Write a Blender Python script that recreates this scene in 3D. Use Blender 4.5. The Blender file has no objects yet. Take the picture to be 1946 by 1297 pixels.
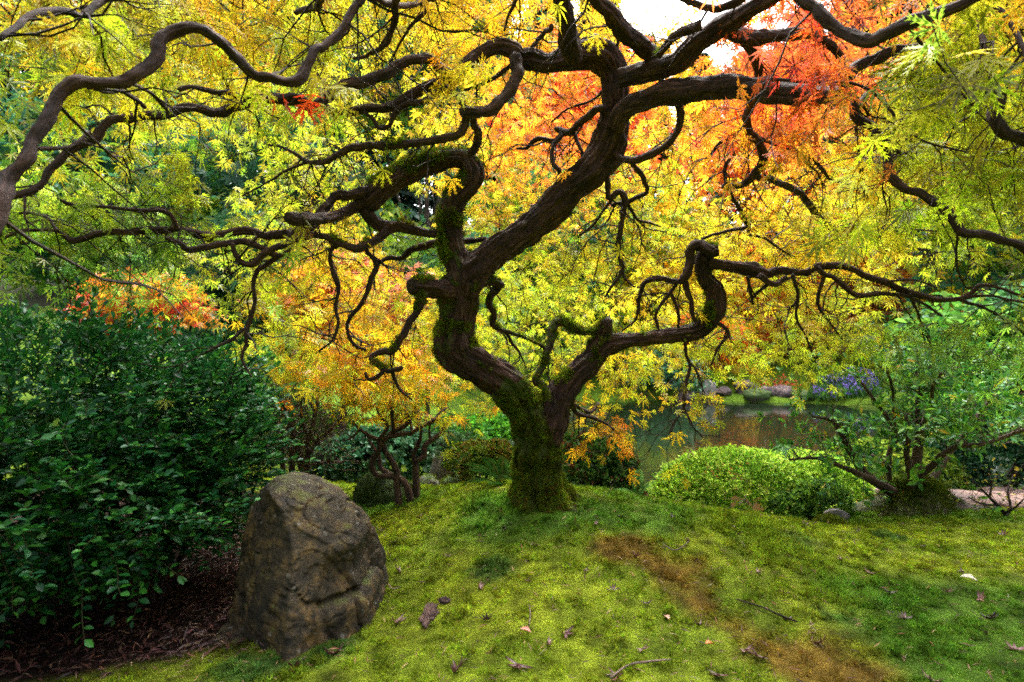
import bpy, math, random
import numpy as np
from mathutils import Vector, Matrix, Quaternion

# ------------------------------------------------------------------ camera, sky, sun, exposure
sc = bpy.context.scene
COL = sc.collection
F, CX, HY, CZ = 1081.1, 973.0, 610.0, 1.1      # focal length and horizon in photograph pixels, eye height
cam = bpy.data.cameras.new('camera')
cam.lens = 20.0; cam.sensor_width = 36.0
cam.shift_y = -(648.5 - HY) / 1946.0
cam.clip_start = 0.02; cam.clip_end = 600
cam.dof.use_dof = True; cam.dof.focus_distance = 2.7; cam.dof.aperture_fstop = 5.6
cam_o = bpy.data.objects.new('camera', cam); COL.objects.link(cam_o)
cam_o.location = (0, 0, CZ); cam_o.rotation_euler = (math.radians(90), 0, 0)
sc.camera = cam_o

SUN_EL, SUN_AZ = 58.0, 16.0
world = bpy.data.worlds.new('World'); sc.world = world; world.use_nodes = True
wn = world.node_tree; wn.nodes.clear()
sky = wn.nodes.new('ShaderNodeTexSky'); sky.sky_type = 'NISHITA'; sky.sun_disc = False
sky.sun_elevation = math.radians(SUN_EL); sky.sun_rotation = math.radians(SUN_AZ)
sky.air_density = 1.0; sky.dust_density = 6.0; sky.ozone_density = 1.0
hs = wn.nodes.new('ShaderNodeHueSaturation'); hs.inputs['Saturation'].default_value = 0.30
bg = wn.nodes.new('ShaderNodeBackground'); bg.inputs['Strength'].default_value = 0.15
wo = wn.nodes.new('ShaderNodeOutputWorld')
wn.links.new(sky.outputs[0], hs.inputs['Color']); wn.links.new(hs.outputs[0], bg.inputs['Color'])
wn.links.new(bg.outputs[0], wo.inputs['Surface'])
sun = bpy.data.lights.new('sun', 'SUN'); sun.energy = 1.5; sun.angle = math.radians(25); sun.color = (1.0, 0.95, 0.86)
sun_o = bpy.data.objects.new('sun', sun); COL.objects.link(sun_o)
sd = Vector((math.sin(math.radians(SUN_AZ)) * math.cos(math.radians(SUN_EL)),
             math.cos(math.radians(SUN_AZ)) * math.cos(math.radians(SUN_EL)), math.sin(math.radians(SUN_EL))))
sun_o.rotation_mode = 'QUATERNION'; sun_o.rotation_quaternion = sd.to_track_quat('Z', 'Y'); sun_o.location = (3, 8, 20)
sc.view_settings.view_transform = 'Standard'; sc.view_settings.look = 'None'
sc.view_settings.exposure = 2.65; sc.view_settings.gamma = 1.0
sc.cycles.use_denoising = False
sc.cycles.adaptive_threshold = 0.006
sc.cycles.filter_width = 1.7; sc.cycles.max_bounces = 8; sc.cycles.diffuse_bounces = 4; sc.cycles.transmission_bounces = 6
sc.cycles.sample_clamp_indirect = 2.5; sc.cycles.blur_glossy = 1.0

# ------------------------------------------------------------------ helpers
rng = np.random.default_rng(11); random.seed(11)

def P(px, py, d):
    return np.array([(px - CX) / F * d, d, CZ - (py - HY) / F * d])

def PP(px, py, d):
    px, py, d = np.asarray(px, float), np.asarray(py, float), np.asarray(d, float)
    return np.stack([(px - CX) / F * d, d, CZ - (py - HY) / F * d], -1)

def _h(i, j, k, s):
    n = (i * 374761393 + j * 668265263 + k * 2147483647 + s * 1274126177) & 0xFFFFFFFF
    n = ((n ^ (n >> 13)) * 1274126177) & 0xFFFFFFFF
    n = ((n ^ (n >> 16)) * 2246822519) & 0xFFFFFFFF
    return ((n ^ (n >> 15)) & 0xFFFFFF) / float(0xFFFFFF)

def vnoise(p, seed=0):
    """value noise in -1..1 for an (N,3) array"""
    p = np.asarray(p, float)
    i = np.floor(p).astype(np.int64); f = p - i; f = f * f * (3 - 2 * f)
    out = 0
    for dx in (0, 1):
        wx = f[..., 0] if dx else 1 - f[..., 0]
        for dy in (0, 1):
            wy = f[..., 1] if dy else 1 - f[..., 1]
            for dz in (0, 1):
                wz = f[..., 2] if dz else 1 - f[..., 2]
                out = out + wx * wy * wz * _h(i[..., 0] + dx, i[..., 1] + dy, i[..., 2] + dz, seed)
    return out * 2 - 1

def fbm(p, seed=0, oct=4):
    a, s, t = 1.0, 0, 0
    for o in range(oct):
        s = s + a * vnoise(np.asarray(p) * (2 ** o), seed + o * 7); t += a; a *= .5
    return s / t

def mesh_np(name, V, Fc, mat=None, col=None, attrs=None, smooth=False):
    """V (n,3); Fc int array (m,3|4) or list of such arrays"""
    me = bpy.data.meshes.new(name)
    V = np.ascontiguousarray(V, np.float32)
    Fs = [Fc] if isinstance(Fc, np.ndarray) else Fc
    Fs = [f for f in Fs if len(f)]
    me.vertices.add(len(V)); me.vertices.foreach_set('co', V.ravel())
    loops = np.concatenate([f.ravel() for f in Fs]).astype(np.int32)
    tot = np.concatenate([np.full(len(f), f.shape[1], np.int32) for f in Fs])
    st = np.concatenate([[0], np.cumsum(tot)[:-1]]).astype(np.int32)
    me.loops.add(len(loops)); me.loops.foreach_set('vertex_index', loops)
    me.polygons.add(len(tot)); me.polygons.foreach_set('loop_start', st); me.polygons.foreach_set('loop_total', tot)
    if smooth: me.polygons.foreach_set('use_smooth', np.ones(len(tot), bool))
    if col is not None:
        a = me.color_attributes.new('Col', 'FLOAT_COLOR', 'POINT')
        c = np.ones((len(V), 4), np.float32); c[:, :3] = col
        a.data.foreach_set('color', c.ravel())
    for k, v in (attrs or {}).items():
        v = np.ascontiguousarray(v, np.float32)
        if v.ndim == 1:
            me.attributes.new(k, 'FLOAT', 'POINT').data.foreach_set('value', v)
        else:
            me.attributes.new(k, 'FLOAT_VECTOR', 'POINT').data.foreach_set('vector', v.ravel())
    me.update(calc_edges=True); me.validate()
    if mat: me.materials.append(mat)
    return me

def obj(name, me, parent=None, kind=None):
    o = bpy.data.objects.new(name, me); COL.objects.link(o)
    if parent is not None:
        o.parent = parent
        if parent.type == 'EMPTY': o.matrix_parent_inverse = Matrix.Translation(-parent.location)
    if kind: o['kind'] = kind
    return o

def tag(o, label, cat, group=None):
    o['label'] = label; o['category'] = cat
    if group: o['group'] = group
    return o

def thing(name, label, cat, loc, group=None):
    o = bpy.data.objects.new(name, None); COL.objects.link(o); o.location = [float(v) for v in loc]
    o.empty_display_size = .1
    return tag(o, label, cat, group)

# ---- scattered templates
def frames(axis, normal):
    """rotation matrices whose y column is the axis and whose z column leans to the normal"""
    y = axis / np.linalg.norm(axis, axis=1, keepdims=True)
    x = np.cross(y, normal); x /= np.maximum(np.linalg.norm(x, axis=1, keepdims=True), 1e-6)
    z = np.cross(x, y)
    return np.stack([x, y, z], -1)

def scatter(tV, tF, pos, R, s, col):
    n, m = len(pos), len(tV)
    V = np.einsum('nij,mj->nmi', R, tV) * np.asarray(s).reshape(-1, 1, 1) + pos[:, None, :]
    Fc = (np.arange(n) * m)[:, None, None] + tF[None]
    C = np.repeat(col, m, axis=0)
    return V.reshape(-1, 3), Fc.reshape(-1, tF.shape[1]), C

def rand_dir(n):
    v = rng.normal(size=(n, 3)); return v / np.linalg.norm(v, axis=1, keepdims=True)

def jitter(c, amt=.12, n=None):
    c = np.atleast_2d(np.asarray(c, float))
    if n: c = np.repeat(c, n, 0)
    k = 1 + rng.normal(0, amt, (len(c), 1)); t = 1 + rng.normal(0, amt * .5, (len(c), 3))
    return np.clip(c * k * t, .002, .95)

def lace_leaf(rich=True, seed=0, lobes=7):
    r = np.random.default_rng(seed)
    V, T = [(0, 0, 0)], []
    if lobes == 7: angs = [-105, -70, -36, 0, 36, 70, 105]; lens = [.5, .78, .93, 1, .93, .78, .5]
    else: angs = [-95, -48, 0, 48, 95]; lens = [.6, .88, 1, .88, .6]
    for a, L in zip(angs, lens):
        a = math.radians(a + r.uniform(-7, 7)); L *= r.uniform(.88, 1.08)
        d = np.array([math.sin(a), math.cos(a)]); n = np.array([d[1], -d[0]])
        w = (.055 if lobes == 7 else .12) * r.uniform(.8, 1.3)
        dz = -r.uniform(.05, .30) * L
        m = d * L * .45
        b = len(V)
        V += [(*(m + n * w), dz * .1), (*(m - n * w), dz * .1), (*(d * L), dz)]
        T += [(0, b, b + 2), (0, b + 2, b + 1)]
        if rich:
            for q in (.34, .56, .74):
                for sgn in (1, -1):
                    m0 = d * L * (q - .07); m1 = d * L * (q + .05); tip = d * L * (q + .2) + n * sgn * L * (.19 - .1 * q)
                    b = len(V); z = dz * q * q
                    V += [(*m0, z), (*m1, z), (*tip, z - .02)]
                    T += [(b, b + 1, b + 2)]
    return np.array(V, float), np.array(T, int)

def oval_leaf(fold=.18, w=.27):
    V = [(0, 0, 0), (0, .5, 0), (0, 1, -.06), (w, .42, fold * w * 2), (-w, .42, fold * w * 2), (w * .72, .76, fold * w), (-w * .72, .76, fold * w)]
    T = [(0, 3, 1), (3, 5, 1), (5, 2, 1), (0, 1, 4), (4, 1, 6), (6, 1, 2)]
    return np.array(V, float), np.array(T, int)

def quad_leaf(w=.28):
    V = [(0, 0, 0), (w, .5, .06), (0, 1, 0), (-w, .5, .06)]
    return np.array(V, float), np.array([(0, 1, 2), (0, 2, 3)], int)

class Bag:
    """collects scattered pieces of one part"""
    def __init__(self): self.V, self.F, self.C, self.n = [], [], [], 0
    def add(self, V, Fc, C):
        self.V.append(V); self.F.append(Fc + self.n); self.C.append(C); self.n += len(V)
    def leaves(self, t, pos, R, s, col): self.add(*scatter(t[0], t[1], pos, R, s, col))
    def build(self, name, mat, parent, kind='stuff'):
        if not self.V: return None
        me = mesh_np(name, np.concatenate(self.V), np.concatenate(self.F), mat, np.concatenate(self.C))
        return obj(name, me, parent, kind)

def pieces(name, tmpl_meshes, pos, R, s, col, parent):
    """single leaves as objects of their own that share mesh data; colour is carried by the object"""
    for i in range(len(pos)):
        o = bpy.data.objects.new(name, tmpl_meshes[i % len(tmpl_meshes)]); COL.objects.link(o)
        M = np.eye(4); M[:3, :3] = R[i] * float(np.ravel(s)[i]); M[:3, 3] = pos[i]
        o.parent = parent; o.matrix_basis = Matrix([list(map(float, r)) for r in M])
        o.color = (*[float(v) for v in col[i]], 1)

# ---- curves and tubes
def crom(pts, step):
    pts = np.asarray(pts, float)
    if len(pts) == 2: pts = np.array([pts[0], (pts[0] + pts[1]) / 2, pts[1]])
    e = np.vstack([2 * pts[0] - pts[1], pts, 2 * pts[-1] - pts[-2]])
    out = []
    for i in range(len(pts) - 1):
        p0, p1, p2, p3 = e[i:i + 4]
        n = max(2, int(np.linalg.norm((p2 - p1)[:3]) / step))
        t = np.linspace(0, 1, n, endpoint=False)[:, None]
        out.append(.5 * (2 * p1 + (p2 - p0) * t + (2 * p0 - 5 * p1 + 4 * p2 - p3) * t ** 2 + (3 * p1 - p0 - 3 * p2 + p3) * t ** 3))
    out.append(pts[-1:])
    return np.vstack(out)

def tube(path, rad, sides, lump=.1, ridge=.05, seed=0, cap=True):
    """returns V, quads, tris, attr gr, normals"""
    n = len(path)
    T = np.gradient(path, axis=0); T /= np.maximum(np.linalg.norm(T, axis=1, keepdims=True), 1e-9)
    u = np.cross(T[0], [0.31, .2, .93]); u /= np.linalg.norm(u)
    U = np.empty_like(path)
    for i in range(n):
        u = u - T[i] * np.dot(u, T[i]); u /= max(np.linalg.norm(u), 1e-9); U[i] = u
    W = np.cross(T, U)
    a = np.arange(sides) / sides * 2 * math.pi
    N = U[:, None] * np.cos(a)[None, :, None] + W[:, None] * np.sin(a)[None, :, None]
    L = np.concatenate([[0], np.cumsum(np.linalg.norm(np.diff(path, axis=0), axis=1))])
    r = rad[:, None] * np.ones((1, sides))
    base = path[:, None] + N * r[..., None]
    if lump:
        rm = max(float(np.mean(rad)), .002)
        r = r * (1 + lump * vnoise(base / (rm * 1.7), seed) + lump * .6 * vnoise(base / (rm * .7), seed + 3))
    if ridge:
        g = np.stack([np.cos(a)[None] * 3.2 + 0 * L[:, None], np.sin(a)[None] * 3.2 + 0 * L[:, None], L[:, None] * 7 + 0 * a[None]], -1)
        r = r * (1 + ridge * fbm(g, seed + 5, 3))
    V = path[:, None] + N * r[..., None]
    gr = np.stack([np.cos(a)[None] * rad[:, None], np.sin(a)[None] * rad[:, None], L[:, None] * .16 + 0 * a[None]], -1)
    i = np.arange(n - 1)[:, None] * sides; j = np.arange(sides)[None]; j2 = (j + 1) % sides
    Q = np.stack([i + j, i + j2, i + sides + j2, i + sides + j], -1).reshape(-1, 4)
    V = V.reshape(-1, 3); gr = gr.reshape(-1, 3); tr = np.zeros((0, 3), int)
    if cap:
        c = len(V)
        V = np.vstack([V, path[-1:], path[:1]]); gr = np.vstack([gr, gr[-1:], gr[:1]])
        k = np.arange(sides); b = (n - 1) * sides
        tr = np.vstack([np.stack([b + k, b + (k + 1) % sides, np.full(sides, c)], -1),
                        np.stack([(k + 1) % sides, k, np.full(sides, c + 1)], -1)])
    return V, Q, tr, gr, N.reshape(-1, 3)

def px_path(d0, d1, pts, dl=None):
    """pixel polyline with radii -> world path (x,y,z,r); depth runs from d0 to d1 along its length"""
    a = np.asarray(pts, float)
    l = np.concatenate([[0], np.cumsum(np.hypot(*np.diff(a[:, :2], axis=0).T))]); l /= l[-1]
    d = d0 + (d1 - d0) * l if dl is None else np.interp(l, np.linspace(0, 1, len(dl)), dl)
    return np.column_stack([PP(a[:, 0], a[:, 1], d), a[:, 2] * d / F])

# ------------------------------------------------------------------ materials
def newmat(name):
    m = bpy.data.materials.new(name); m.use_nodes = True
    nt = m.node_tree; nt.nodes.clear()
    out = nt.nodes.new('ShaderNodeOutputMaterial')
    def N(t, **k):
        n = nt.nodes.new(t)
        for a, b in k.items():
            if a.startswith('_'): setattr(n, a[1:], b)
            else: n.inputs[a.replace('__', ' ')].default_value = b
        return n
    return m, nt, N, nt.links.new, out

def ramp(N, stops):
    r = N('ShaderNodeValToRGB'); e = r.color_ramp.elements
    while len(e) < len(stops): e.new(.5)
    for k, (p, c) in enumerate(stops): e[k].position = p; e[k].color = (*c, 1)
    return r

def leaf_mat(name, source='Col', trans=.5, gloss=.05, rough=.4):
    m, nt, N, L, out = newmat(name)
    if source == 'obj': c = N('ShaderNodeObjectInfo').outputs['Color']
    else: c = N('ShaderNodeAttribute', _attribute_name='Col').outputs['Color']
    geo = N('ShaderNodeNewGeometry')
    no = N('ShaderNodeTexNoise', Scale=45.0, Detail=2.0); L(geo.outputs['Position'], no.inputs['Vector'])
    mr = N('ShaderNodeMapRange'); mr.inputs[3].default_value = .55; mr.inputs[4].default_value = 1.4; L(no.outputs['Fac'], mr.inputs[0])
    mu = N('ShaderNodeVectorMath', _operation='SCALE'); L(c, mu.inputs[0]); L(mr.outputs[0], mu.inputs['Scale'])
    d = N('ShaderNodeBsdfDiffuse'); t = N('ShaderNodeBsdfTranslucent'); g = N('ShaderNodeBsdfGlossy', Roughness=rough)
    g.inputs['Color'].default_value = (.8, .85, .9, 1)
    L(mu.outputs[0], d.inputs['Color']); L(mu.outputs[0], t.inputs['Color'])
    m1 = N('ShaderNodeMixShader', Fac=trans); L(d.outputs[0], m1.inputs[1]); L(t.outputs[0], m1.inputs[2])
    m2 = N('ShaderNodeMixShader', Fac=gloss); L(m1.outputs[0], m2.inputs[1]); L(g.outputs[0], m2.inputs[2])
    L(m2.outputs[0], out.inputs['Surface'])
    return m

M_LEAF = leaf_mat('maple leaf', trans=.55, gloss=.03)
M_LEAF_O = leaf_mat('maple leaf single', 'obj', trans=.55, gloss=.03)
M_WAX = leaf_mat('waxy leaf', trans=.24, gloss=.026, rough=.38)
M_WAX_O = leaf_mat('waxy leaf single', 'obj', trans=.24, gloss=.026, rough=.38)
M_SOFT = leaf_mat('soft leaf', trans=.4, gloss=.012, rough=.5)
M_MOSSB = leaf_mat('moss blade', trans=.35, gloss=.0)
M_DEAD_O = leaf_mat('dead leaf', 'obj', trans=.1, gloss=.06, rough=.5)
M_DEAD = leaf_mat('litter', trans=.1, gloss=.03, rough=.6)

def bark_mat(name, c0, c1, c2, moss=True, scale=1.0):
    m, nt, N, L, out = newmat(name)
    gr = N('ShaderNodeAttribute', _attribute_name='gr')
    geo = N('ShaderNodeNewGeometry')
    n1 = N('ShaderNodeTexNoise', Scale=85.0 * scale, Detail=8.0, Roughness=.70, Distortion=.6); L(gr.outputs['Vector'], n1.inputs['Vector'])
    n2 = N('ShaderNodeTexNoise', Scale=7.0, Detail=4.0); L(geo.outputs['Position'], n2.inputs['Vector'])
    n3 = N('ShaderNodeTexNoise', Scale=60.0, Detail=5.0, Roughness=.7); L(geo.outputs['Position'], n3.inputs['Vector'])
    r1 = ramp(N, [(.28, c0), (.52, c1), (.75, c2)]); L(n1.outputs['Fac'], r1.inputs[0])
    r2 = ramp(N, [(.35, (.55, .5, .5)), (.65, (1.35, 1.2, 1.2))]); L(n2.outputs['Fac'], r2.inputs[0])
    mx = N('ShaderNodeMix', _data_type='RGBA', _blend_type='MULTIPLY'); mx.inputs['Factor'].default_value = 1
    L(r1.outputs[0], mx.inputs['A']); L(r2.outputs[0], mx.inputs['B'])
    colour = mx.outputs['Result']
    # lichen specks
    r4 = ramp(N, [(.66, (0, 0, 0)), (.74, (1, 1, 1))]); L(n3.outputs['Fac'], r4.inputs[0])
    ml = N('ShaderNodeMath', _operation='MULTIPLY'); ml.inputs[1].default_value = .35; L(r4.outputs[0], ml.inputs[0])
    mxl = N('ShaderNodeMix', _data_type='RGBA'); L(ml.outputs[0], mxl.inputs['Factor']); L(colour, mxl.inputs['A']); mxl.inputs['B'].default_value = (.20, .19, .17, 1)
    colour = mxl.outputs['Result']
    rough = .75
    if moss:
        am = N('ShaderNodeAttribute', _attribute_name='moss')
        nm = N('ShaderNodeTexNoise', Scale=16.0, Detail=6.0, Roughness=.7); L(geo.outputs['Position'], nm.inputs['Vector'])
        ad = N('ShaderNodeMath', _operation='ADD'); L(am.outputs['Fac'], ad.inputs[0]); L(nm.outputs['Fac'], ad.inputs[1])
        rm = ramp(N, [(.0, (0, 0, 0)), (1, (1, 1, 1))])
        mr = N('ShaderNodeMapRange'); mr.inputs[1].default_value = 1.02; mr.inputs[2].default_value = 1.12; L(ad.outputs[0], mr.inputs[0])
        rmc = ramp(N, [(.3, (.018, .022, .003)), (.55, (.060, .082, .007)), (.75, (.10, .065, .014))]); L(n3.outputs['Fac'], rmc.inputs[0])
        mm = N('ShaderNodeMix', _data_type='RGBA'); L(mr.outputs[0], mm.inputs['Factor']); L(colour, mm.inputs['A']); L(rmc.outputs[0], mm.inputs['B'])
        colour = mm.outputs['Result']
    b = N('ShaderNodeBsdfPrincipled', Roughness=rough); b.inputs['Specular IOR Level'].default_value = .3
    L(colour, b.inputs['Base Color'])
    bu = N('ShaderNodeBump', Strength=1.0, Distance=.022); L(n1.outputs['Fac'], bu.inputs['Height'])
    bu2 = N('ShaderNodeBump', Strength=.5, Distance=.006); L(n3.outputs['Fac'], bu2.inputs['Height']); L(bu.outputs[0], bu2.inputs['Normal'])
    L(bu2.outputs[0], b.inputs['Normal']); L(b.outputs[0], out.inputs['Surface'])
    return m

M_BARK = bark_mat('maple bark', (.004, .0025, .002), (.046, .020, .013), (.16, .088, .068))
M_FOOT = bark_mat('mossy foot', (.012, .008, .005), (.045, .03, .02), (.09, .065, .045))
M_BARK2 = bark_mat('shrub bark', (.03, .018, .012), (.10, .065, .045), (.20, .14, .10))
M_TWIG = bark_mat('twig bark', (.012, .008, .006), (.04, .024, .018), (.08, .05, .04), moss=False)
M_CONBARK = bark_mat('conifer bark', (.02, .014, .012), (.06, .045, .038), (.11, .085, .07), moss=False, scale=.2)

def rock_mat(name, dark, mid, lite, moss=.5, mosscol=(.05, .09, .012)):
    m, nt, N, L, out = newmat(name)
    geo = N('ShaderNodeNewGeometry'); am = N('ShaderNodeAttribute', _attribute_name='moss')
    def noise(s, d=5, r=.6):
        n = N('ShaderNodeTexNoise', Scale=s, Detail=float(d), Roughness=r); L(geo.outputs['Position'], n.inputs['Vector']); return n.outputs['Fac']
    n1, n2, n3, n4 = noise(4.5), noise(15, 6, .7), noise(70, 4, .7), noise(9, 7, .75)
    r1 = ramp(N, [(.3, dark), (.5, mid), (.68, lite)]); L(n2, r1.inputs[0])
    r2 = ramp(N, [(.35, (.5, .5, .52)), (.62, (1.3, 1.2, 1.0))]); L(n1, r2.inputs[0])
    mx = N('ShaderNodeMix', _data_type='RGBA', _blend_type='MULTIPLY'); mx.inputs['Factor'].default_value = 1; L(r1.outputs[0], mx.inputs['A']); L(r2.outputs[0], mx.inputs['B'])
    # pale lichen spots and black stains
    vo = N('ShaderNodeTexVoronoi', Scale=22.0, Randomness=1.0); L(geo.outputs['Position'], vo.inputs['Vector'])
    lv = N('ShaderNodeMath', _operation='ADD'); L(vo.outputs['Distance'], lv.inputs[0]); L(n3, lv.inputs[1])
    r3 = ramp(N, [(.56, (1, 1, 1)), (.66, (0, 0, 0))]); L(lv.outputs[0], r3.inputs[0])
    k = N('ShaderNodeMath', _operation='MULTIPLY'); k.inputs[1].default_value = .55; L(r3.outputs[0], k.inputs[0])
    m2 = N('ShaderNodeMix', _data_type='RGBA'); L(k.outputs[0], m2.inputs['Factor']); L(mx.outputs['Result'], m2.inputs['A']); m2.inputs['B'].default_value = (.22, .21, .17, 1)
    r4 = ramp(N, [(.58, (0, 0, 0)), (.66, (1, 1, 1))]); L(n4, r4.inputs[0])
    k4 = N('ShaderNodeMath', _operation='MULTIPLY'); k4.inputs[1].default_value = .75; L(r4.outputs[0], k4.inputs[0])
    m3 = N('ShaderNodeMix', _data_type='RGBA'); L(k4.outputs[0], m3.inputs['Factor']); L(m2.outputs['Result'], m3.inputs['A']); m3.inputs['B'].default_value = (.012, .012, .012, 1)
    ad = N('ShaderNodeMath', _operation='ADD'); L(am.outputs['Fac'], ad.inputs[0]); L(n2, ad.inputs[1])
    mr = N('ShaderNodeMapRange'); mr.inputs[1].default_value = 1.0; mr.inputs[2].default_value = 1.2; L(ad.outputs[0], mr.inputs[0])
    rm = ramp(N, [(.3, tuple(c * .45 for c in mosscol)), (.7, tuple(c * 1.4 for c in mosscol))]); L(n3, rm.inputs[0])
    m4 = N('ShaderNodeMix', _data_type='RGBA'); L(mr.outputs[0], m4.inputs['Factor']); L(m3.outputs['Result'], m4.inputs['A']); L(rm.outputs[0], m4.inputs['B'])
    b = N('ShaderNodeBsdfPrincipled', Roughness=.8); b.inputs['Specular IOR Level'].default_value = .3
    L(m4.outputs['Result'], b.inputs['Base Color'])
    bu = N('ShaderNodeBump', Strength=.7, Distance=.03); L(n2, bu.inputs['Height'])
    bu2 = N('ShaderNodeBump', Strength=.6, Distance=.006); L(n3, bu2.inputs['Height']); L(bu.outputs[0], bu2.inputs['Normal'])
    L(bu2.outputs[0], b.inputs['Normal']); L(b.outputs[0], out.inputs['Surface'])
    return m

M_ROCK = rock_mat('boulder stone', (.009, .008, .006), (.040, .031, .018), (.15, .095, .032))
M_ROCKM = rock_mat('mossy stone', (.03, .03, .03), (.07, .07, .06), (.14, .14, .12), mosscol=(.035, .07, .01))
M_ROCKG = rock_mat('grey stone', (.08, .075, .08), (.18, .17, .18), (.32, .30, .31))
M_ROCKP = rock_mat('purple stone', (.04, .03, .035), (.10, .075, .085), (.20, .16, .17))

def ground_mat():
    m, nt, N, L, out = newmat('garden ground')
    geo = N('ShaderNodeNewGeometry'); c = N('ShaderNodeAttribute', _attribute_name='Col')
    n1 = N('ShaderNodeTexNoise', Scale=9.0, Detail=8.0, Roughness=.7); L(geo.outputs['Position'], n1.inputs['Vector'])
    n2 = N('ShaderNodeTexNoise', Scale=110.0, Detail=4.0, Roughness=.7); L(geo.outputs['Position'], n2.inputs['Vector'])
    r = ramp(N, [(.3, (.45, .45, .4)), (.7, (1.4, 1.35, 1.2))]); L(n1.outputs['Fac'], r.inputs[0])
    r2 = ramp(N, [(.3, (.45, .45, .45)), (.7, (1.3, 1.3, 1.3))]); L(n2.outputs['Fac'], r2.inputs[0])
    mx = N('ShaderNodeMix', _data_type='RGBA', _blend_type='MULTIPLY'); mx.inputs['Factor'].default_value = 1; L(c.outputs['Color'], mx.inputs['A']); L(r.outputs[0], mx.inputs['B'])
    mx2 = N('ShaderNodeMix', _data_type='RGBA', _blend_type='MULTIPLY'); mx2.inputs['Factor'].default_value = 1; L(mx.outputs['Result'], mx2.inputs['A']); L(r2.outputs[0], mx2.inputs['B'])
    b = N('ShaderNodeBsdfPrincipled', Roughness=.95); b.inputs['Specular IOR Level'].default_value = .1
    L(mx2.outputs['Result'], b.inputs['Base Color'])
    bu = N('ShaderNodeBump', Strength=1.0, Distance=.02); L(n2.outputs['Fac'], bu.inputs['Height']); L(bu.outputs[0], b.inputs['Normal'])
    L(b.outputs[0], out.inputs['Surface'])
    return m
M_GROUND = ground_mat()

def water_mat():
    m, nt, N, L, out = newmat('pond water')
    geo = N('ShaderNodeNewGeometry')
    mp = N('ShaderNodeMapping'); mp.inputs['Scale'].default_value = (1, 2.2, 1); L(geo.outputs['Position'], mp.inputs['Vector'])
    n = N('ShaderNodeTexNoise', Scale=3.0, Detail=3.0); L(mp.outputs[0], n.inputs['Vector'])
    b = N('ShaderNodeBsdfPrincipled', Roughness=.07); b.inputs['Base Color'].default_value = (.006, .012, .005, 1)
    b.inputs['IOR'].default_value = 1.9; b.inputs['Specular IOR Level'].default_value = .9
    bu = N('ShaderNodeBump', Strength=.05, Distance=.03); L(n.outputs['Fac'], bu.inputs['Height']); L(bu.outputs[0], b.inputs['Normal'])
    L(b.outputs[0], out.inputs['Surface'])
    return m
M_WATER = water_mat()

# ------------------------------------------------------------------ ground, pond, path
WZ = -0.9                                             # water level
cp = [P(*q) for q in [(973, 1297, 1.5), (480, 1297, 1.52), (0, 1297, 1.55), (1600, 1297, 1.5), (1946, 1297, 1.5), (973, 1100, 2.0),
      (1022, 950, 2.62), (1300, 1100, 2.0), (1300, 965, 2.75), (1500, 992, 2.75), (1600, 1100, 2.05), (1946, 1100, 2.1),
      (1946, 1010, 2.7), (1740, 965, 3.3), (450, 1235, 1.75), (760, 1150, 1.95), (730, 1000, 2.75), (850, 945, 2.85), (300, 1130, 2.2), (1600, 1000, 3.0)]]
cp += [np.array(q, float) for q in [(.1, 3.5, .08), (.1, 4.5, -.35), (.3, 5.3, -.75), (-1.5, 4, -.05), (-2, 6, -.4), (-4, 5, -.2), (-5, 10, -.4),
       (-3, 3, .1), (-3, 1.5, .1), (0, 0, .1), (3, 1.5, .08), (-3, -3, .1), (3, -3, .1), (3.1, 3.65, -.1), (4.5, 4, -.12), (3.6, 5, -.4),
       (2.2, 4.2, -.3), (1.5, 3.6, -.16), (2, 5.3, -.75), (6, 6, -.6), (10, 8, -.5), (4.5, 14.2, -.78), (8, 14.5, -.74), (6, 17, -.45), (0, 16, -.5), (-5, 14, -.4),
       (0, 25, 1.5), (10, 25, 1.6), (-12, 20, .6), (15, 12, -.2), (22, 30, 4), (-22, 30, 3.2), (0, 45, 7), (60, 60, 10), (-60, 60, 10), (0, 110, 14),
       (110, 110, 15), (-110, 110, 15), (0, -20, 0), (40, -20, 0), (-40, -20, 0), (0, -110, -1), (110, -60, -1), (-110, -60, -1), (60, 15, 2), (-60, 15, 2)]]
cp = np.array(cp)
def _tps(r2): return np.where(r2 > 1e-12, .5 * r2 * np.log(np.maximum(r2, 1e-12)), 0)
_n = len(cp)
_K = _tps(((cp[:, None, :2] - cp[None, :, :2]) ** 2).sum(-1)) + np.eye(_n) * 2e-3
_Pm = np.column_stack([np.ones(_n), cp[:, :2]])
_w = np.linalg.solve(np.block([[_K, _Pm], [_Pm.T, np.zeros((3, 3))]]), np.concatenate([cp[:, 2], np.zeros(3)]))
def pond_d(x, y):
    return np.hypot((x - 4.4) / 5.2, (y - 9.6) / 4.3) - 1 + .05 * np.sin(x * 1.3) + .03 * np.sin(y * 2.1 + x)
def gz(x, y):
    x, y = np.atleast_1d(np.asarray(x, float)), np.atleast_1d(np.asarray(y, float))
    z = np.empty(x.shape); xf, yf, zf = x.ravel(), y.ravel(), z.ravel()
    for s in range(0, len(xf), 40000):
        q = np.column_stack([xf[s:s + 40000], yf[s:s + 40000]])
        zf[s:s + 40000] = _tps(((q[:, None] - cp[None, :, :2]) ** 2).sum(-1)) @ _w[:_n] + _w[_n] + q @ _w[_n + 1:]
    z = zf.reshape(x.shape)
    z = z + .012 * fbm(np.stack([x * 3, y * 3, 0 * x], -1), 3, 3)
    pd = pond_d(x, y)
    t = np.clip((pd + .02) / .10, 0, 1); t = t * t * (3 - 2 * t)
    return np.where(pd < .08, np.minimum(z, WZ - .5) * (1 - t) + np.maximum(z, WZ + .06) * t, np.where(pd < .4, np.maximum(z, WZ + .06), z))
def gz1(x, y): return float(gz(x, y)[0])
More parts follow.
